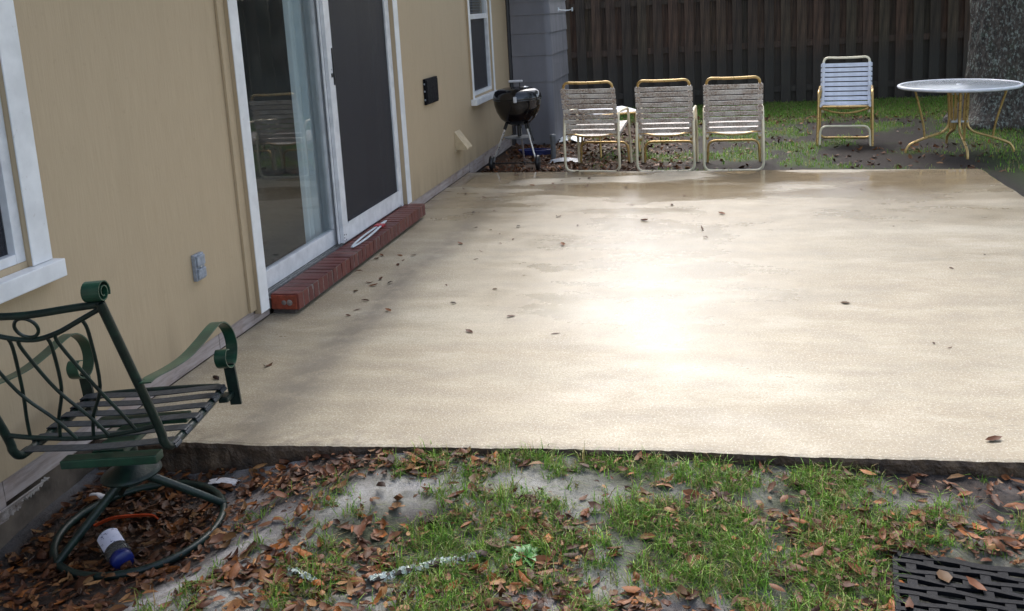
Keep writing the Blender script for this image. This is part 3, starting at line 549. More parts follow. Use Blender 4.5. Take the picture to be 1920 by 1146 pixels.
# ------------------------------------------------------------------ fence
FE = thing('board_fence', 'dark weathered wooden shadowbox fence along the back of the yard', 'fence')
def fy(x): return 14.22+.05*x
def fz(x): return .008*(x-2)
fmesh = []
for k in range(6):
    bm = bmesh.new(); bmesh.ops.create_cube(bm, size=1); r = random.Random(40+k)
    for p in bm.verts: p.co = Vector((p.co.x*.138+r.uniform(-.003, .003), p.co.y*.018, p.co.z*1.95+(r.uniform(-.02, .02) if p.co.z > 0 else 0)))
    bmesh.ops.bevel(bm, geom=bm.edges[:], offset=.002, segments=1, affect='EDGES'); me = bpy.data.meshes.new('board'); bm.to_mesh(me); bm.free(); me.materials.append(MAT['fence']); fmesh.append(me)
k = 0; x = -2.83
while x < 11:
    for off, yo in ((0, 0.), (.1145, .062)):
        xx = x+off+random.uniform(-.006, .006); o = link('board', fmesh[k % 6], FE, (xx, fy(xx)+yo+random.uniform(-.004, .004), .90+fz(xx))); o.rotation_euler = (random.uniform(-.004, .004), random.uniform(-.006, .006), math.atan(.05)+random.uniform(-.03, .03)); k += 1
    x += .229
for z0, z1 in ((.75, .84), (1.47, 1.56), (.10, .19)):
    mb = MB(); V = []
    for x in (-3, 11): V += [(x, fy(x)+.011+a, z+fz(x)) for a, z in ((0, z0), (.0395, z0), (.0395, z1), (0, z1))]
    mb.add(V, [(0, 1, 5, 4), (1, 2, 6, 5), (2, 3, 7, 6), (3, 0, 4, 7), (3, 2, 1, 0), (4, 5, 6, 7)]); mb.build('rail', 'fence', FE)

# ------------------------------------------------------------------ trees
def leaf_cloud(n, centres, rad, size, cols, r):
    c = centres[r.integers(0, len(centres), n)]; d = r.normal(size=(n, 3)); d /= np.linalg.norm(d, axis=1, keepdims=True); P = c+d*(rad*r.random((n, 1))**.45)
    a = r.normal(size=(n, 3)); a /= np.linalg.norm(a, axis=1, keepdims=True); b_ = np.cross(a, r.normal(size=(n, 3))); b_ /= np.linalg.norm(b_, axis=1, keepdims=True); s = size*(.6+.8*r.random((n, 1)))
    V = np.stack([P-a*s, P+b_*s*.4, P+a*s, P-b_*s*.4], 1).reshape(-1, 3); F = np.arange(4*n).reshape(-1, 4); t = np.repeat(cols[r.integers(0, len(cols), n)]*(.7+.6*r.random((n, 1))), 4, 0); return V, F, t
GREENS = np.array([(.035, .075, .018), (.05, .10, .025), (.028, .06, .02), (.07, .11, .03)])
def branches(mb, base, top_r, h, n, r, spread):
    ends = []
    for k in range(n):
        a = 2*math.pi*k/n+r.uniform(-.4, .4); z0 = h*(.55+.35*r.random()); p0 = Vector((base[0], base[1], base[2]+z0)); L = spread*(.6+.5*r.random())
        p1 = p0+Vector((math.cos(a)*L*.5, math.sin(a)*L*.5, L*.35)); p2 = p0+Vector((math.cos(a)*L, math.sin(a)*L, L*.55)); mb.tube([p0, p1, p2], [top_r*.55, top_r*.12], 6, 4); ends += [p1, p2]
    return ends
def bg_tree(x, y, h, cr, n, seed, label):
    r = np.random.default_rng(seed); rr = random.Random(seed); T = thing('yard_tree', label, 'tree', (0, 0, 0), group='trees beyond the fence')
    mb = MB().tube([(x, y, -.1), (x+.1, y, h*.4), (x-.1, y+.1, h*.75)], [.22, .10], 10, 5); e = branches(mb, (x, y, 0), .12, h*.75, 7, rr, cr*.8); mb.build('trunk', 'bark', T)
    cs = np.array([list(p) for p in e]+[(x+rr.uniform(-1, 1)*cr*.6, y+rr.uniform(-1, 1)*cr*.6, h*(.45+.55*rr.random())) for _ in range(14)])
    V, F, t = leaf_cloud(n, cs, cr*.36, .13, GREENS, r); link('crown', fast_mesh('crown', V, [F], ['crown'], t), T)
for k, (x, y, h, cr) in enumerate(((-6.5, 19, 9, 3.2), (-2.6, 20, 6.0, 2.2), (5.2, 19, 8, 2.9), (9.2, 18, 9.5, 3.6), (14, 14, 9, 3.6), (13, 7, 9, 3.5), (14, 0, 9, 3.6), (2.2, 27, 6.5, 3.0))):
    bg_tree(x, y, h, cr, 3600, 100+k, ('broad green tree rising beyond the fence'))
# big oak beside the table, trunk in view
OAK = thing('oak_tree', 'thick lichen covered oak trunk behind the round table', 'tree')
def oak_trunk():
    seg = 72; V = []; F = []; zs_ = np.concatenate([np.linspace(-.12, 2.4, 90), np.linspace(2.5, 4.2, 12)]); r0 = np.random.default_rng(5)
    for i, z in enumerate(zs_):
        for k in range(seg):
            a = 2*math.pi*k/seg; fl = 1+.34*math.exp(-max(z, 0)/.15)*(1+.6*math.sin(a*5+.6)); rad = (.44-.012*z)*fl
            rad += .030*(float(fbm(a*5.2+20, z*1.5, 2.2))-.5)*2+.030*(abs(math.sin(a*11+1.6*math.sin(z*3.1+a*2)+.8*math.sin(z*9)))-.6)
            V.append((5.60+rad*math.cos(a)+.02*z, 11.62+rad*math.sin(a), z))
    n = len(zs_)
    for i in range(n-1):
        for k in range(seg): F.append((i*seg+k, i*seg+(k+1) % seg, (i+1)*seg+(k+1) % seg, (i+1)*seg+k))
    return MB().add(V, F, True)
otr = oak_trunk(); rr = random.Random(9); oe = branches(otr, (5.66, 11.62, 0), .30, 4.4, 8, rr, 4.2); otr.build('trunk', 'bark', OAK)
V, F, tt = leaf_cloud(6500, np.array([list(p) for p in oe]+[(5.7+rr.uniform(-3, 3), 11.6+rr.uniform(-2.6, 2.6), rr.uniform(4.4, 7)) for _ in range(22)]), 1.1, .10, GREENS, np.random.default_rng(77)); link('crown', fast_mesh('crown', V, [F], ['crown'], tt), OAK)

# ------------------------------------------------------------------ leaves and grass
LEAFC = np.array([(.17, .062, .026), (.23, .092, .038), (.29, .135, .055), (.32, .17, .07), (.12, .045, .022), (.22, .10, .05), (.33, .115, .030), (.15, .066, .035), (.075, .030, .018), (.13, .052, .026)])
def leaf_batch(P, L, r, flat=.35):
    n = len(P); yaw = r.random(n)*6.283; L = L[:, None]; w = L*(.13+.19*r.random((n, 1))**1.3); fold = w*(.15+.7*r.random((n, 1)))*np.where(r.random((n, 1)) < .75, 1, -1); curl = L*r.normal(size=(n, 1))*.13; tw = r.normal(size=(n, 1))*.25
    st = [(-.5, 0, 0), (-.2, .85, 0), (-.2, 0, -1), (-.2, -.85, 0), (.18, 1, 0), (.18, 0, -1), (.18, -1, 0), (.5, 0, 0)]
    loc = np.stack([np.concatenate([a*L, b*w, c*fold+curl*(4*a*a)], 1) for a, b, c in st], 1)
    loc[:, :, 1] += loc[:, :, 0]*tw*.6
    pt = r.normal(size=n)*flat; rl = r.normal(size=n)*flat
    cx, sx_ = np.cos(rl), np.sin(rl); y2 = loc[:, :, 1]*cx[:, None]-loc[:, :, 2]*sx_[:, None]; z2 = loc[:, :, 1]*sx_[:, None]+loc[:, :, 2]*cx[:, None]
    cp, sp_ = np.cos(pt), np.sin(pt); x3 = loc[:, :, 0]*cp[:, None]+z2*sp_[:, None]; z3 = -loc[:, :, 0]*sp_[:, None]+z2*cp[:, None]
    cy_, sy_ = np.cos(yaw), np.sin(yaw); X_ = x3*cy_[:, None]-y2*sy_[:, None]; Y_ = x3*sy_[:, None]+y2*cy_[:, None]
    V = np.stack([X_, Y_, z3], 2)+P[:, None, :]
    b0 = np.arange(n)[:, None]*8; tri = np.concatenate([b0+np.array(q) for q in ((0, 2, 1), (0, 3, 2), (4, 5, 7), (5, 6, 7))]); quad = np.concatenate([b0+np.array(q) for q in ((1, 2, 5, 4), (2, 3, 6, 5))])
    c = LEAFC[r.integers(0, len(LEAFC), n)]*(.35+1.0*r.random((n, 1))); return V.reshape(-1, 3), tri, quad, np.repeat(c, 8, 0)
def scatter(n, x0, x1, y0, y1, dens, r):
    x = x0+(x1-x0)*r.random(n); y = y0+(y1-y0)*r.random(n); k = r.random(n) < dens(x, y); return x[k], y[k]
r = np.random.default_rng(21)
x, y = scatter(44000, .03, 4.9, 1.5, 3.14, litter_front, r); z = ground_z(x, y)+.004+.020*r.random(len(x)); Pn = np.stack([x, y, z], 1)
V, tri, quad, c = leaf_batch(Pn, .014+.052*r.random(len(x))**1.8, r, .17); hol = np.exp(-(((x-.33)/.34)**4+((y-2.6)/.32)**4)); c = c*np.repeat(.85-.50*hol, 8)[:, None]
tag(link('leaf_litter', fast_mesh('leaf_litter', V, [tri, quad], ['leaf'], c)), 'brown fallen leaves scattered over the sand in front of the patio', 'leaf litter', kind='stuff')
x, y = scatter(12000, .04, 7.5, 8.55, 14.2, litter_back, r); z = ground_z(x, y)+.004+.012*r.random(len(x))
V, tri, quad, c = leaf_batch(np.stack([x, y, z], 1), .035+.045*r.random(len(x)), r, .4); c = c*.8
tag(link('leaf_litter', fast_mesh('leaf_litter', V, [tri, quad], ['leaf'], c)), 'wet dark leaves littering the soil behind the patio', 'leaf litter', kind='stuff')
mb = MB(); rt = random.Random(3); tx, ty = scatter(420, .1, 4.6, 1.7, 3.0, lambda x, y: .25+.6*litter_front(x, y)*off_patio(x, y), r)
for x_, y_ in zip(tx, ty):
    a_ = rt.uniform(0, 6.28); L_ = rt.uniform(.02, .09); z_ = float(ground_z(x_, y_))+.012; mb.tube([(x_, y_, z_), (x_+math.cos(a_)*L_*.5, y_+math.sin(a_)*L_*.5, z_+rt.uniform(0, .008)), (x_+math.cos(a_+.3)*L_, y_+math.sin(a_+.3)*L_, z_+rt.uniform(-.004, .006))], [.0016, .0008], 4)
tag(mb.build('twig_litter', 'twig'), 'thin broken twigs strewn through the leaves in front of the patio', 'twigs', kind='stuff')
GRASSC = np.array([(.21, .42, .055), (.17, .36, .05), (.28, .49, .085), (.14, .31, .05), (.34, .38, .13), (.25, .34, .085), (.36, .28, .14)])
def blades(x, y, z, L, wid, r, lean=.7):
    n = len(x); a = r.random(n)*6.283; ln = (r.random(n)**.7)*lean; dx, dy = np.cos(a), np.sin(a); px_, py_ = -dy*wid, dx*wid; B = np.stack([x, y, z], 1)
    m1 = B+np.stack([dx*L*.35*ln, dy*L*.35*ln, L*.6*(1-.25*ln)], 1); tp = B+np.stack([dx*L*(.95*ln), dy*L*(.95*ln), L*(1-.62*ln)], 1); w3 = np.stack([px_, py_, np.zeros(n)], 1)
    V = np.stack([B-w3, B+w3, m1+w3*.8, m1-w3*.8, tp], 1).reshape(-1, 3); b0 = np.arange(n)[:, None]*5
    c = GRASSC[r.integers(0, len(GRASSC), n)]*(.7+.6*r.random((n, 1))); c = np.repeat(c, 5, 0).reshape(n, 5, 3); return V, b0+np.array((2, 3, 4)), b0+np.array((0, 1, 2, 3)), c.reshape(-1, 3)
def tuft_mask(x, y): return (1-.9*sand_band(x, y))*np.clip(turf_mask(x, y)**1.3*sstep(.34, .60, fbm(x+3, y+1, 6.5))+.03*(x > .8), 0, 1)*off_patio(x, y)*(1-((x > 2.83) & (y < 2.64)).astype(float))
tx, ty = scatter(14000, .6, 4.9, 1.5, 3.10, tuft_mask, r); nb = r.integers(6, 26, len(tx)); idx = np.repeat(np.arange(len(tx)), nb); n_ = len(idx); sz_ = (.6+.8*r.random(len(tx)))[idx]
x = tx[idx]+r.normal(size=n_)*.011*sz_; y = ty[idx]+r.normal(size=n_)*.011*sz_; ok = off_patio(x, y); x, y, sz_ = x[ok], y[ok], sz_[ok]
V, tri, quad, c = blades(x, y, ground_z(x, y)-.003, (.016+.060*r.random(len(x))**1.7)*sz_, .0009+.0010*r.random(len(x)), r, 1.5)
tag(link('front_grass', fast_mesh('front_grass', V, [tri, quad], ['grass'], c)), 'thin green grass growing through the leaves in front of the patio', 'grass', kind='stuff')
x, y = scatter(120000, .6, 8.5, 8.5, 14.45, lambda x, y: turf_mask(x, y)**1.4*off_patio(x, y)*np.where(y > 12, 1., .55), r)
V, tri, quad, c = blades(x, y, ground_z(x, y)-.004, .03+.045*r.random(len(x)), .0028+.002*r.random(len(x)), r, .8)
tag(link('back_grass', fast_mesh('back_grass', V, [tri, quad], ['grass'], c)), 'bright green grass strip and patches in front of the dark fence', 'grass', kind='stuff')

# ------------------------------------------------------------------ swivel chair (green iron)
SO = Vector((.435, 2.384, .249)); SM = Matrix(((.991045, -.121359, -.055688), (.121397, .9926, -.002716), (.055605, -.004069, .998445))).to_4x4(); SM.translation = SO
SW = thing('swivel_chair', 'dark green iron swivel patio chair with scrolled arms and strapped seat', 'chair'); SW.matrix_world = SM
W2, D, RC, HH = .2485, .458, .2207, .5534
bk = lambda u, s_: (u, -RC*s_, HH*s_)       # a point on the reclined back
for sg in (-1, 1):
    MB().tube([bk(sg*W2, .985), bk(sg*W2, .6), bk(sg*W2, .16), (sg*W2, -.022, .035), (sg*W2, .005, .006), (sg*W2, .05, .0), (sg*W2, .20, .0), (sg*W2, .36, .006), (sg*W2*.985, .425, .012), (sg*W2*.90, .452, .014)], .0138, 10, 5).build('side_frame', 'iron', SW)
    sp = []
    for k in range(40):
        a = -.5+k*.30; rr_ = .034-.00062*k; sp.append((0, -RC*1.035+.030+rr_*math.cos(a)-.012, HH*1.035+rr_*math.sin(a)))
    MB().ribbon([(sg*(W2-.012), p[1], p[2]) for p in sp], (1, 0, 0), .052, .0035).build('scroll', 'iron_band', SW)
    u = sg*(W2+.026)
    arm = [(-.115, .262), (-.07, .262), (.046, .246), (.159, .239), (.267, .247), (.383, .262), (.441, .256), (.494, .212), (.512, .152), (.488, .102), (.446, .088), (.408, .106), (.398, .138), (.416, .160), (.44, .155)]
    MB().ribbon([(u, a, b) for a, b in arm], (1, 0, 0), .042, .0042, 6).build('arm', 'iron_band', SW)
    MB().tube([(sg*W2, -.105, .262), (u, -.09, .257)], .007, 8).build('arm_stud', 'iron', SW)
    MB().ribbon([(u, .462, .095), (u, .466, .02), (u, .468, -.062)], (1, 0, 0), .040, .010).build('arm_post', 'iron', SW)
    MB().box(min(sg*(W2-.01), u), max(sg*(W2-.01), u), .405, .462, -.030, -.010, 0, .004).build('arm_bracket', 'iron', SW)
MB().tube([(-W2*.90, .452, .014), (-W2*.5, .460, .014), (0, .462, .014), (W2*.5, .460, .014), (W2*.90, .452, .014)], .0128, 10, 4).build('front_rail', 'iron', SW)
MB().tube([bk(-W2, .975), bk(-.148, .962), bk(-.06, .948), bk(0, .944), bk(.06, .948), bk(.148, .962), bk(W2, .975)], .0112, 10, 4).build('top_rail', 'iron', SW)
MB().tube([bk(-W2, .955), bk(-.165, .888), bk(-.08, .822), bk(0, .792), bk(.08, .822), bk(.165, .888), bk(W2, .955)], .0078, 8, 5).build('arched_rail', 'iron', SW)
MB().tube([bk(.034*math.cos(a*math.pi/12), .868+.058*math.sin(a*math.pi/12)) for a in range(24)], .0052, 8, 0, True).build('ring', 'iron', SW)
MB().tube([bk(-W2, .172), bk(-.15, .138), bk(0, .112), bk(.15, .138), bk(W2, .172)], .0080, 8, 5).build('bottom_rail', 'iron', SW)
for sg in (-1, 1):
    for tu, ts, mu, bu, bs_ in ((.171, .885, .128, .025, .118), (.040, .80, .006, -.082, .125), (-.076, .815, -.118, -.177, .147)):
        off = .0045*sg
        P = [bk(sg*tu, ts), bk(sg*(tu*.75+mu*.25+.01), ts*.75+.13), bk(sg*mu, .47), bk(sg*(mu*.35+bu*.65), .27), bk(sg*bu, bs_)]
        MB().tube([(p[0], p[1]+off, p[2]) for p in P], .0056, 7, 5).build('lattice_bar', 'iron', SW)
for k, (a, zc) in enumerate(((.035, -.004), (.115, .001), (.20, .003), (.275, .006), (.345, .010), (.41, .014))):
    wdt = .042; P = [(-W2-.017, a, -.002+zc), (-W2-.012, a, .008+zc), (-W2+.012, a, .016+zc), (0, a, .008+zc), (W2-.012, a, .016+zc), (W2+.012, a, .008+zc), (W2+.017, a, -.002+zc)]
    MB().ribbon(P, (0, 1, 0), wdt, .0032, 4).build('seat_strap', 'vinyl', SW)
mb = MB().box(-.12, .20, .0, .05, -.050, -.022, 0, .004); mb.box(-.165, .165, .30, .345, -.05, -.022, 0, .004); mb.box(-.055, .055, .076, .2995, -.05, -.030, 0, .004); mb.build('under_plate', 'iron_band', SW)
hub = Vector((0, .185, 0)); MB().tube([(0, .185, -.05), (0, .185, -.20)], .033, 16).build('swivel_post', 'iron', SW)
MB().lathe([(.034, -.105), (.038, -.118), (.055, -.135), (.085, -.150), (.098, -.160), (.098, -.166), (.02, -.166)], (0, .185, 0), 28).build('bell_housing', 'iron', SW)
MI = SM.inverted(); ring_c = Vector((.405, 2.60, -.133)); RR = .275
def ringpt(a, dz=0): return ring_c+Vector((RR*math.cos(a), RR*math.sin(a), dz+.012*math.sin(a+.4)))
MB().tube([MI @ ringpt(2*math.pi*k/48) for k in range(48)], .0135, 8, 0, True).build('base_ring', 'iron', SW)
for a in (R(33), R(138), R(236)): 
    e = MI @ ringpt(a, .006); h0 = Vector((0, .185, -.168)); d = (e-h0); MB().tube([h0+Vector((d.x*.05, d.y*.05, .006)), h0+d*.35+Vector((0, 0, .012)), h0+d*.75+Vector((0, 0, .006)), e], [.0165, .0125], 10, 4).build('leg', 'iron', SW)

# ------------------------------------------------------------------ strap chairs
def rounded(pts, rad, n=6):
    P = [Vector(p) for p in pts]; out = [P[0]]
    for i in range(1, len(P)-1):
        a, b, c = P[i-1], P[i], P[i+1]; q = min(rad, (a-b).length*.45, (c-b).length*.45); s0 = b+(a-b).normalized()*q; s1 = b+(c-b).normalized()*q
        for k in range(n+1): u = k/n; out.append(s0*(1-u)**2+b*2*u*(1-u)+s1*u*u)
    return out+[P[-1]]
def strap_chair(label, loc, rz, dirty, group, tubem):
    T = thing('strap_chair', label, 'chair', loc, (0, 0, rz), group); sm_ = 'strap_dirty' if dirty else 'strap_clean'
    X = .262
    leg = rounded([(-X-.01, .55, .0), (-X, .50, .57), (-X, .02, .585), (-X-.004, -.02, .30), (-X-.006, .0, .013), (X+.006, .0, .013), (X+.004, -.02, .30), (X, .02, .585), (X, .50, .57), (X+.01, .55, .0)], .075)
    MB().tube(leg, .0128, 9).build('leg_frame', tubem, T)
    MB().tube(rounded([(-X+.012, .548, .0), (-X+.022, .545, .215), (X-.022, .545, .215), (X-.012, .548, .0)], .07), .0115, 9).build('front_arch', 'gold_pale' if not dirty else 'gold', T)
    BX_ = .236; by = lambda z: .06-.30*(z-.34)
    MB().tube(rounded([(-BX_, by(.30), .30), (-BX_, by(.885), .885), (-BX_*.4, by(.876), .876), (BX_*.4, by(.876), .876), (BX_, by(.885), .885), (BX_, by(.30), .30)], .075), .0125, 9).build('back_frame', 'gold' if dirty else 'gold_pale', T)
    MB().tube(rounded([(-BX_, .03, .335), (-BX_, .30, .37), (-BX_, .535, .415), (BX_, .535, .415), (BX_, .30, .37), (BX_, .03, .335)], .06), .012, 9).build('seat_frame', tubem, T)
    MB().tube([(-BX_, by(.345), .375), (-BX_*.5, by(.34)-.005, .352), (0, by(.33)-.008, .343), (BX_*.5, by(.34)-.005, .352), (BX_, by(.345), .375)], .011, 8, 4).build('back_bow', 'gold', T)
    MB().tube([(-BX_, .42, .385), (-BX_*.5, .44, .35), (0, .445, .338), (BX_*.5, .44, .35), (BX_, .42, .385)], .010, 8, 4).build('seat_bow', tubem, T)
    th = math.atan(.30); o0 = MB()
    o0.ribbon([(-BX_-.017, -.004, 0), (-BX_-.010, -.0165, 0), (-BX_+.010, -.0165, 0), (BX_-.010, -.0165, 0), (BX_+.010, -.0165, 0), (BX_+.017, -.004, 0)], (0, 0, 1), .0405, .003, 2)
    o0.tube([(-BX_, 0, -.024), (-BX_, 0, .024)], .0168, 8); o0.tube([(BX_, 0, -.024), (BX_, 0, .024)], .0168, 8); me = o0.mesh('strap', sm_)
    for k in range(9):
        z = .40+.0505*k; link('strap', me, T, (0, by(z), z), (th, 0, 0))
    o1 = MB(); o1.ribbon([(-BX_-.017, 0, -.004), (-BX_-.010, 0, .0145), (-BX_+.010, 0, .0145), (0, 0, .004), (BX_-.010, 0, .0145), (BX_+.010, 0, .0145), (BX_+.017, 0, -.004)], (0, 1, 0), .046, .003, 2)
    o1.tube([(-BX_, -.023, 0), (-BX_, .023, 0)], .0163, 8); o1.tube([(BX_, -.023, 0), (BX_, .023, 0)], .0163, 8); me1 = o1.mesh('seat_strap', sm_)
    for k in range(9):
        y_ = .065+.0535*k; link('seat_strap', me1, T, (0, y_, .337+.16*y_+.004), (math.atan(.16), 0, 0))
    return T
G4 = 'strap chairs behind the patio'
strap_chair('mildewed strap chair with its back to the patio, nearest the grill', (1.185, 8.88, -.062), R(-6), True, G4, 'gold_pale')
strap_chair('mildewed strap chair with its back to the patio, middle of the row of three', (1.885, 8.84, -.064), R(-1.5), True, G4, 'gold_pale')
strap_chair('mildewed strap chair with its back to the patio, farthest from the grill', (2.508, 8.80, -.060), R(-1), True, G4, 'gold_pale')
strap_chair('clean white strap chair facing the patio, standing alone on bare soil', (3.735, 10.72, -.062), R(172), False, G4, 'gold')
# strap footstool between the first two chairs
FS = thing('strap_footstool', 'white strap footstool standing behind the two left strap chairs', 'stool', (1.33, 9.95, -.065), (0, 0, R(26)))
MB().tube(rounded([(-.24, -.02, .44), (.24, -.02, .44), (.24, .56, .44), (-.24, .56, .44), (-.24, .2, .44)], .05), .012, 9).build('seat_frame', 'gold', FS)
for a in (-.205, .205): MB().tube(rounded([(a*1.08, -.06, 0), (a, .02, .425), (a, .52, .425), (a*1.08, .60, 0)], .05), .012, 9).build('leg_frame', 'gold', FS)
o1 = MB(); o1.ribbon([(-.257, 0, -.006), (-.25, 0, .0145), (-.22, 0, .0145), (.22, 0, .0145), (.25, 0, .0145), (.257, 0, -.006)], (0, 1, 0), .048, .003, 2); me1 = o1.mesh('strap', 'strap_clean')
for k in range(10): link('strap', me1, FS, (0, .008+.058*k, .441))

# ------------------------------------------------------------------ round table
TB = thing('round_table', 'round white rimmed patio table on curved gold tube legs by the oak', 'table', (4.645, 9.76, -.060))
TZ = .655
MB().lathe([(.0, TZ-.004), (.52, TZ-.004), (.525, TZ-.006)], (0, 0, 0), 64).build('table_top', 'table_top', TB)
MB().lathe([(.505, TZ-.03), (.53, TZ-.034), (.545, TZ-.030), (.553, TZ-.018), (.550, TZ-.006), (.540, TZ-.0005), (.528, TZ-.001), (.522, TZ-.010)], (0, 0, 0), 64).build('rim', 'table_rim', TB)
MB().lathe([(.0, .004), (.022, .003), (.024, 0)], (0, 0, TZ-.004), 16).build('umbrella_hole_cap', 'table_rim', TB)
for a in (R(191), R(-14), R(-92), R(88)):
    ca, sa = math.cos(a), math.sin(a); P = lambda r_, z, o=0: (r_*ca-o*sa, r_*sa+o*ca, z)
    MB().tube([P(.085, TZ-.03), P(.085, .45), P(.082, .30), P(.105, .225), P(.16, .185), P(.28, .15), P(.39, .112), P(.455, .082), P(.487, .035), P(.492, .0)], .0125, 9, 5).build('leg', 'gold', TB)
    MB().tube([P(.295, .138), P(.315, .160), P(.318, .20), P(.335, .30), P(.385, .50), P(.42, TZ-.032)], .0108, 8, 5).build('brace', 'gold', TB)
    for o in (-.045, .045): MB().tube([P(.085, TZ-.03, o), P(.06, .22, o*.8)], .009, 7).build('column_tube', 'gold', TB)
for z in (.555, .285): MB().box(-.075, .075, -.075, .075, z, z+.022, 0, .004).build('clamp_plate', 'alu', TB)

# ------------------------------------------------------------------ kettle grill
GR = thing('kettle_grill', 'black kettle grill on chrome legs beside the house corner', 'grill', (.415, 9.17, -.062))
zr = .715; RB = .238
MB().lathe([(.0, zr-.272), (.06, zr-.268), (.12, zr-.245), (.175, zr-.195), (.212, zr-.13), (.232, zr-.06), (RB, zr-.012), (RB+.006, zr), (RB-.004, zr+.003)], (0, 0, 0), 48).build('bowl', 'enamel', GR)
ld = MB().lathe([(RB+.002, zr+.001), (RB+.008, zr+.004), (RB+.006, zr+.014), (RB-.002, zr+.045), (.220, zr+.075), (.185, zr+.096), (.13, zr+.108), (.07, zr+.114), (.0, zr+.115)], (0, 0, 0), 48).build('lid', 'enamel', GR)
MB().lathe([(.03, zr+.112), (.045, zr+.118), (.0, zr+.124)], (.09, -.06, 0), 20).build('lid_damper', 'chrome', GR)
hd = link('lid_handle', None, GR)
for s_ in (-.045, .045): MB().tube([(s_-.012, 0, zr+.11), (s_-.012, 0, zr+.158)], .006, 8).build('handle_post', 'blackp', hd)
MB().box(-.078, .062, -.018, .018, zr+.160, zr+.182, 0, .008).build('handle_grip', 'handle', hd)
MB().box(.012, .045, -RB-.014, -RB-.003, zr-.02, zr+.038, 0, .006).build('bowl_handle', 'handle', GR)
for (tx, ty, bx_, by_) in ((-.105, -.06, -.265, -.055), (.085, -.06, .172, -.055), (-.01, .10, -.01, .26)):
    top = Vector((tx, ty, zr-.235)); bot = Vector((bx_, by_, .085 if by_ < 0 else .0)); MB().tube([top, top+(bot-top)*.16], .017, 10).build('leg_socket', 'blackp', GR); MB().tube([top+(bot-top)*.16, bot], .0105, 10).build('leg', 'chrome', GR)
MB().tube([(-.265, -.055, .07), (.172, -.055, .07)], .006, 8).build('axle', 'blackp', GR)
for xw in (-.285, .19):
    MB().lathe([(.012, -.020), (.060, -.020), (.072, -.014), (.074, 0), (.072, .014), (.060, .020), (.012, .020)], (xw, -.055, .074), 28, (1, 0, 0)).build('wheel', 'blackp', GR)
MB().lathe([(.0, .317), (.11, .319), (.150, .327), (.146, .329), (.11, .3215), (.0, .3195)], (-.01, .0, 0), 36).build('ash_pan', 'greypipe', GR)
MB().tube([(.0, .02, zr-.27), (.0, .02, .33)], .020, 10).build('ash_sweep', 'blackp', GR)
MB().tube([(.115, -.075, zr-.24), (.135, -.08, zr-.33), (.165, -.085, zr-.42)], [.014, .009], 8, 3).build('vent_lever', 'blackp', GR)

# odds and ends by the chimney
PP = thing('capped_pipe', 'short grey standpipe rising from the leaf litter by the grill', 'pipe', (.66, 9.72, -.08)); MB().tube([(0, 0, 0), (0, 0, .27)], .028, 14).build('pipe', 'greypipe', PP); MB().lathe([(.033, .255), (.033, .285), (.0, .290)], (0, 0, 0), 16).build('cap', 'greypipe', PP)
hose = []
for k in range(46):
    a = k*.55; hose.append((.43+(.12+.0010*k)*math.cos(a)*1.25, 9.98+(.10)*math.sin(a), -.045+.0012*k))
tag(MB().tube(hose, .008, 7, 3).build('garden_hose', 'blue'), 'blue garden hose coiled on the leaves behind the grill', 'hose')
def sheet(cx, cy, cz, sx_, sy_, sz_, seed):
    n = 12; V = []; F = []; r0 = random.Random(seed)
    for i in range(n+1):
        for j in range(n+1):
            u, w_ = i/n*2-1, j/n*2-1; d = max(0, 1-(u*u+w_*w_)*.6); V.append((cx+u*sx_*(1+.1*r0.uniform(-1, 1)), cy+w_*sy_*(1+.1*r0.uniform(-1, 1)), cz+sz_*d*(.7+.6*float(fbm(u*2+seed, w_*2, 1.7)))))
    for i in range(n):
        for j in range(n): F.append((i*(n+1)+j, (i+1)*(n+1)+j, (i+1)*(n+1)+j+1, i*(n+1)+j+1))
    return MB().add(V, F, True)
tag(sheet(.66, 11.1, -.055, .14, .22, .06, 3).build('plastic_sheet', 'white_plastic'), 'crumpled pale plastic sheet lying at the foot of the grey chimney', 'sheet')
tag(sheet(.82, 9.55, -.056, .17, .09, .035, 6).build('plastic_sheet', 'galv'), 'flat grey wet plastic sheet beside the standpipe and first strap chair', 'sheet')

# ------------------------------------------------------------------ small things in front
# white tongs-like strip on the step
TG = thing('plastic_tongs', 'pair of white plastic strips joined by a red band on the brick step', 'tongs', (0, 0, 0))
a0, a1 = Vector((.105, 5.38, .117)), Vector((.075, 6.10, .120))
for sg in (-1, 1):
    P = [a0.lerp(a1, k/8)+Vector((sg*.026*math.sin(math.pi*(k/8)**.8), 0, .004+.004*sg*math.sin(math.pi*k/8))) for k in range(9)]; MB().ribbon(P, (1, 0, .1), .016, .005, 2).build('strip', 'white_plastic', TG)
MB().box(.048, .112, 5.93, 5.99, .1155, .131, 0, .004).build('band', 'red', TG)
def gpt(x, y, dz=0): return Vector((x, y, float(ground_z(x, y))+dz))
# jar with blue cap
jd = Vector((.62, -.52, -.06)).normalized(); jc = gpt(.40, 2.46, .030); JR = thing('plastic_jar', 'clear plastic jar with white label and blue cap lying under the swivel chair', 'jar')
MB().lathe([(0, -.078), (.034, -.078), (.040, -.070), (.041, -.03), (.038, .02), (.040, .045), (.034, .058), (.030, .064), (.0, .0645)], jc, 24, jd).build('jar_body', 'jar', JR)
MB().lathe([(.0, .062), (.033, .062), (.036, .066), (.036, .090), (.032, .095), (.0, .096)], jc, 24, jd).build('cap', 'blue', JR)
q = Vector((0, 0, 1)).rotation_difference(jd); mb = MB(); V = []
vis = (CAM-jc).normalized(); ph0 = max(range(72), key=lambda k: (q @ Vector((math.cos(k*math.pi/36), math.sin(k*math.pi/36), 0))).dot(Vector((.2, -.5, .9))))*math.pi/36
for i in range(2):
    for k in range(13): a = ph0+(k/12-.5)*1.9; V.append(jc+q @ Vector((.0422*math.cos(a), .0422*math.sin(a), -.058+.085*i)))
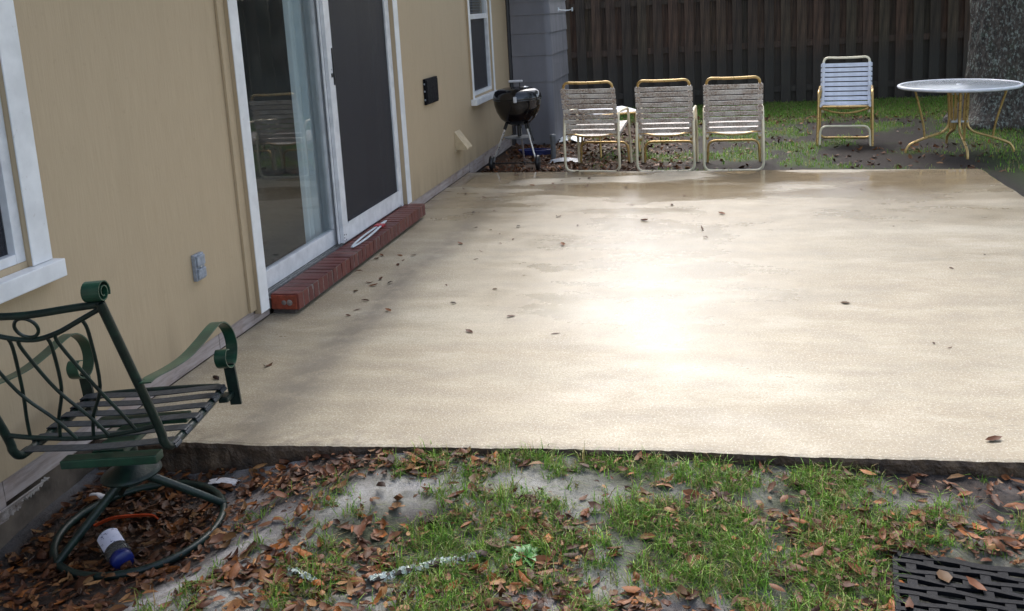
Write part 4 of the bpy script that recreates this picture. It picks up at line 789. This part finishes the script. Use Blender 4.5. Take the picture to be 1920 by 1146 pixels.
mb.add(V, [(k, k+1, 14+k, 13+k) for k in range(12)], True); mb.build('paper_label', 'label', JR)
p0 = gpt(.22, 2.60, .02); tag(MB().ribbon([p0, gpt(.27, 2.63, .035), gpt(.33, 2.66, .03), gpt(.40, 2.67, .03), gpt(.43, 2.665, .018)], (.1, -.5, .8), .016, .004, 5).build('plastic_strip', 'orange'), 'bent orange plastic strip among leaves under the swivel chair', 'strip')
for nm, x, y, s_, sd_, lb in (('torn_scrap', .56, 2.895, .055, 5, 'torn white scrap in the leaves against the patio edge beside the chair'), ('torn_scrap', .10, 2.78, .04, 8, 'pale torn scrap beside the wall behind the swivel chair')):
    tag(sheet(x, y, float(ground_z(x, y))+.012, s_, s_*.35, .015, sd_).build(nm, 'scrap'), lb, 'scrap')
# lichen covered sticks
def stick(a, b, rad, seed, label):
    T = thing('lichen_stick', label, 'stick', group='fallen sticks'); r0 = random.Random(seed); n = 12; P = []
    for k in range(n+1):
        u = k/n; x, y = a[0]+(b[0]-a[0])*u, a[1]+(b[1]-a[1])*u; P.append(gpt(x, y, .016+.004*math.sin(u*5))+Vector((r0.uniform(-1, 1)*.004, r0.uniform(-1, 1)*.004, 0)))
    MB().tube(P, [rad*(1-.3*k/n) for k in range(n+1)], 7).build('twig', 'twig', T); mb = MB()
    L = (P[-1]-P[0]).length
    for k in range(int(L*520)):
        u = r0.random(); p = P[min(n-1, int(u*n))].lerp(P[min(n, int(u*n)+1)], u*n-int(u*n)); d = Vector((r0.uniform(-1, 1), r0.uniform(-1, 1), r0.uniform(-.1, 1.2))).normalized(); c0 = p+d*rad*.95; t1 = d.orthogonal().normalized(); t2 = d.cross(t1); s_ = .0035+.006*r0.random(); V = [c0+d*.003*r0.random()]
        for w_ in range(6): ang = w_*math.pi/3+r0.random()*.5; V.append(c0+(t1*math.cos(ang)+t2*math.sin(ang))*s_*(.6+.7*r0.random())+d*(.001+.006*r0.random()))
        mb.add(V, [(0, w_+1, (w_+1) % 6+1) for w_ in range(6)])
    mb.build('lichen_crust', 'lichen', T)['kind'] = 'stuff'
stick((1.37, 2.275), (1.66, 2.435), .0085, 4, 'long lichen covered stick lying in the grass at the front'); stick((1.10, 2.31), (1.215, 2.245), .0085, 6, 'short broken lichen covered stick lying on brown leaves')
# broad-leaf weed
def weed(x, y, n, L, label, seed):
    T = thing('weed_plant', label, 'plant', gpt(x, y)); r0 = random.Random(seed)
    for k in range(n):
        a = k*2.399+r0.uniform(-.3, .3); l = L*(.55+.5*r0.random()); up = .25+.6*r0.random(); V = []; F = []
        for i in range(6):
            u = i/5; w_ = .20*l*math.sin(math.pi*min(1, .12+.88*u))**.8*(1 if i < 5 else .05); cx_, cz_ = l*u, l*(up*u-.55*u*u)+.006; d = (math.cos(a), math.sin(a))
            for s_, dz in ((-1, .25*w_), (0, 0), (1, .25*w_)): V.append((cx_*d[0]-s_*w_*d[1], cx_*d[1]+s_*w_*d[0], cz_+dz))
        for i in range(5):
            for j in range(2): F.append((i*3+j, i*3+j+1, i*3+3+j+1, i*3+3+j))
        MB().add(V, F, True).build('leaf', 'weed', T)
weed(1.79, 2.455, 14, .062, 'low broad leaved weed growing beside the lichen stick', 3); weed(1.86, 2.36, 9, .04, 'small leafy weed sprouting in front of the larger weed', 8)
# rubber mat
MT = thing('rubber_mat', 'black slotted rubber mat lying on the grass at the front corner', 'mat', (2.836, 2.605, -.058), (0, R(1.0), R(-8)))
def mat_mesh():
    mb = MB(); T = .013; rows, cols, rp, cp = 16, 9, .0375, .094
    for i in range(rows+1):            # long ribs, slightly wavy
        pts = []
        for k in range(cols*8+1): x_ = k*cp/8; pts.append((x_, -i*rp-.0045*math.sin(k*math.pi/8+(i % 2)*math.pi), T*.5))
        mb.ribbon(pts, (0, 1, 0), .0165 if 0 < i < rows else .024, T)
    for i in range(rows):              # short bridges, staggered row by row
        for k in range(cols+1):
            x_ = k*cp+(.5*cp if i % 2 else 0)
            if x_ <= cols*cp+.001: mb.box(max(0, x_-.013), min(cols*cp, x_+.013), -i*rp-rp+.0035, -i*rp-.0035, .0008, T-.0016)
        mb.box(-.0012, .012, -i*rp-rp+.003, -i*rp-.003, .0006, T-.0012)
    return mb
mat_mesh().build('mat_grid', 'rubber', MT)

# ------------------------------------------------------------------ single leaves
def leaf_mesh(seed, flat=.15):
    r0 = np.random.default_rng(seed); V, tri, quad, c = leaf_batch(np.zeros((1, 3)), np.array([1.0]), r0, flat); V[:, 2] -= V[:, 2].min(); return fast_mesh('leaf', V, [tri, quad], ['leaf'], c*.8)
LM = [leaf_mesh(300+k) for k in range(10)]
INV = np.array(((.9768389, .2071331, -.0536806), (-.0117431, -.1985987, -.9800105), (-.2136535, .9579428, -.1915666)))
def spot(px_, py_, z=0.):               # where a leaf seen in the photograph lies on a level surface
    d = INV.T @ np.array([(px_-960)/1758.9, (py_-357.15)/1758.9, 1.]); t_ = (z-CAM.z)/d[2]; return CAM.x+d[0]*t_, CAM.y+d[1]*t_
def one_leaf(x, y, z, L, k, label, group, rot=None):
    o = link('fallen_leaf', LM[k % len(LM)], None, (x, y, z), rot or (random.uniform(-.02, .02), random.uniform(-.02, .02), random.uniform(0, 6.28))); o.scale = (L, L*1.1, L*.8); return tag(o, label, 'leaf', group)
GL = 'single leaves on the patio'
for (px_, py_, L, lb) in ((958, 594, .052, 'reddish brown oval leaf on the open patio, left of two alike'), (1041, 626, .047, 'reddish brown oval leaf on the open patio, right of two alike'), (1316, 431, .075, 'dark curled leaf standing up in the middle of the patio'), (1208, 414, .065, 'dark folded leaf on the patio left of the curled one'), (502, 687, .06, 'orange brown leaf on the patio near the swivel chair arm'), (405, 711, .05, 'orange leaf on the patio seen behind the swivel chair arm'), (1863, 826, .062, 'thin dark leaf near the front right of the patio'), (1585, 569, .05, 'small orange leaf scrap on the right half of the patio')):
    x, y = spot(px_, py_); o = one_leaf(x, y, .001, L, len(lb), lb, GL)
    if 'standing' in lb: o.rotation_euler = (.9, .4, 1.2)
near_step = [(653, 593), (669, 582), (728, 584), (685, 565), (667, 547), (700, 537), (692, 531), (731, 532), (714, 524), (673, 511), (746, 498), (756, 489), (750, 481), (775, 480), (706, 486), (716, 480)]
for k, (a, b_) in enumerate(near_step): x, y = spot(a, b_); one_leaf(x, y, .003, random.uniform(.035, .055), k, 'small brown leaf scrap on the patio beside the brick step', 'leaf scraps beside the step')
far_l = [(837, 535), (928, 543), (850, 570), (880, 623), (892, 487), (902, 472), (938, 458), (1055, 460), (863, 458), (962, 450), (937, 439), (920, 432), (972, 426), (893, 427), (1083, 424), (1047, 407), (1323, 447), (1353, 402), (1260, 385), (1283, 368), (1185, 385), (927, 396), (888, 400), (908, 371), (873, 365), (870, 355), (932, 352), (1037, 345), (1040, 352), (1105, 335), (1087, 336), (1053, 340), (1008, 334), (968, 329), (1132, 352), (1100, 350), (1173, 353), (998, 349), (1589, 342), (1615, 356), (1755, 371), (1675, 425), (1846, 479), (1784, 504), (1751, 645), (1781, 653)]
for k, (a, b_) in enumerate(far_l):
    x, y = spot(a, b_); one_leaf(x, y, .002, random.uniform(.03, .06) if x < 2.6 else random.uniform(.02, .04), k*3+1, ('small dark leaf scrap at the far wet end of the patio before the strap chairs' if y > 7 else 'small dark leaf scrap on the right half of the patio' if x > 2.6 else 'small dark leaf scrap in the middle of the patio beyond the brick step'), 'leaf scraps on the patio floor')
r0 = random.Random(5)
for k in range(46):
    x = r0.uniform(.55, 3.3); y = r0.uniform(2.25, 2.98); z = float(ground_z(x, y))+.018; zl = 'large brown leaf on the leaf litter beside the swivel chair' if x < .95 else 'large brown leaf lying against the front edge of the patio' if y > 2.8 else 'large brown leaf in the grass around the lichen sticks' if x < 2.1 else 'large brown leaf in the grass in front of the rubber mat and patio'
    one_leaf(x, y, z, r0.uniform(.045, .07), k, zl, 'large leaves on the front litter', (r0.uniform(-.4, .4), r0.uniform(-.4, .4), r0.uniform(0, 6.28)))
for k, (x, y) in enumerate(((.06, 4.75), (.05, 4.9), (.062, 5.05), (.055, 5.2), (.058, 5.33))): one_leaf(x-.10, y, .090, .05, k, 'brown leaf lodged in the aluminium door track', 'leaves in the door track')
for k, (a, b_) in enumerate(((1770, 1085), (1830, 1102), (1705, 1140))): x, y = spot(a, b_, -.05); one_leaf(x, y, -.046, .06, k+4, 'wet brown leaf lying on the black rubber mat', 'leaves on the mat')
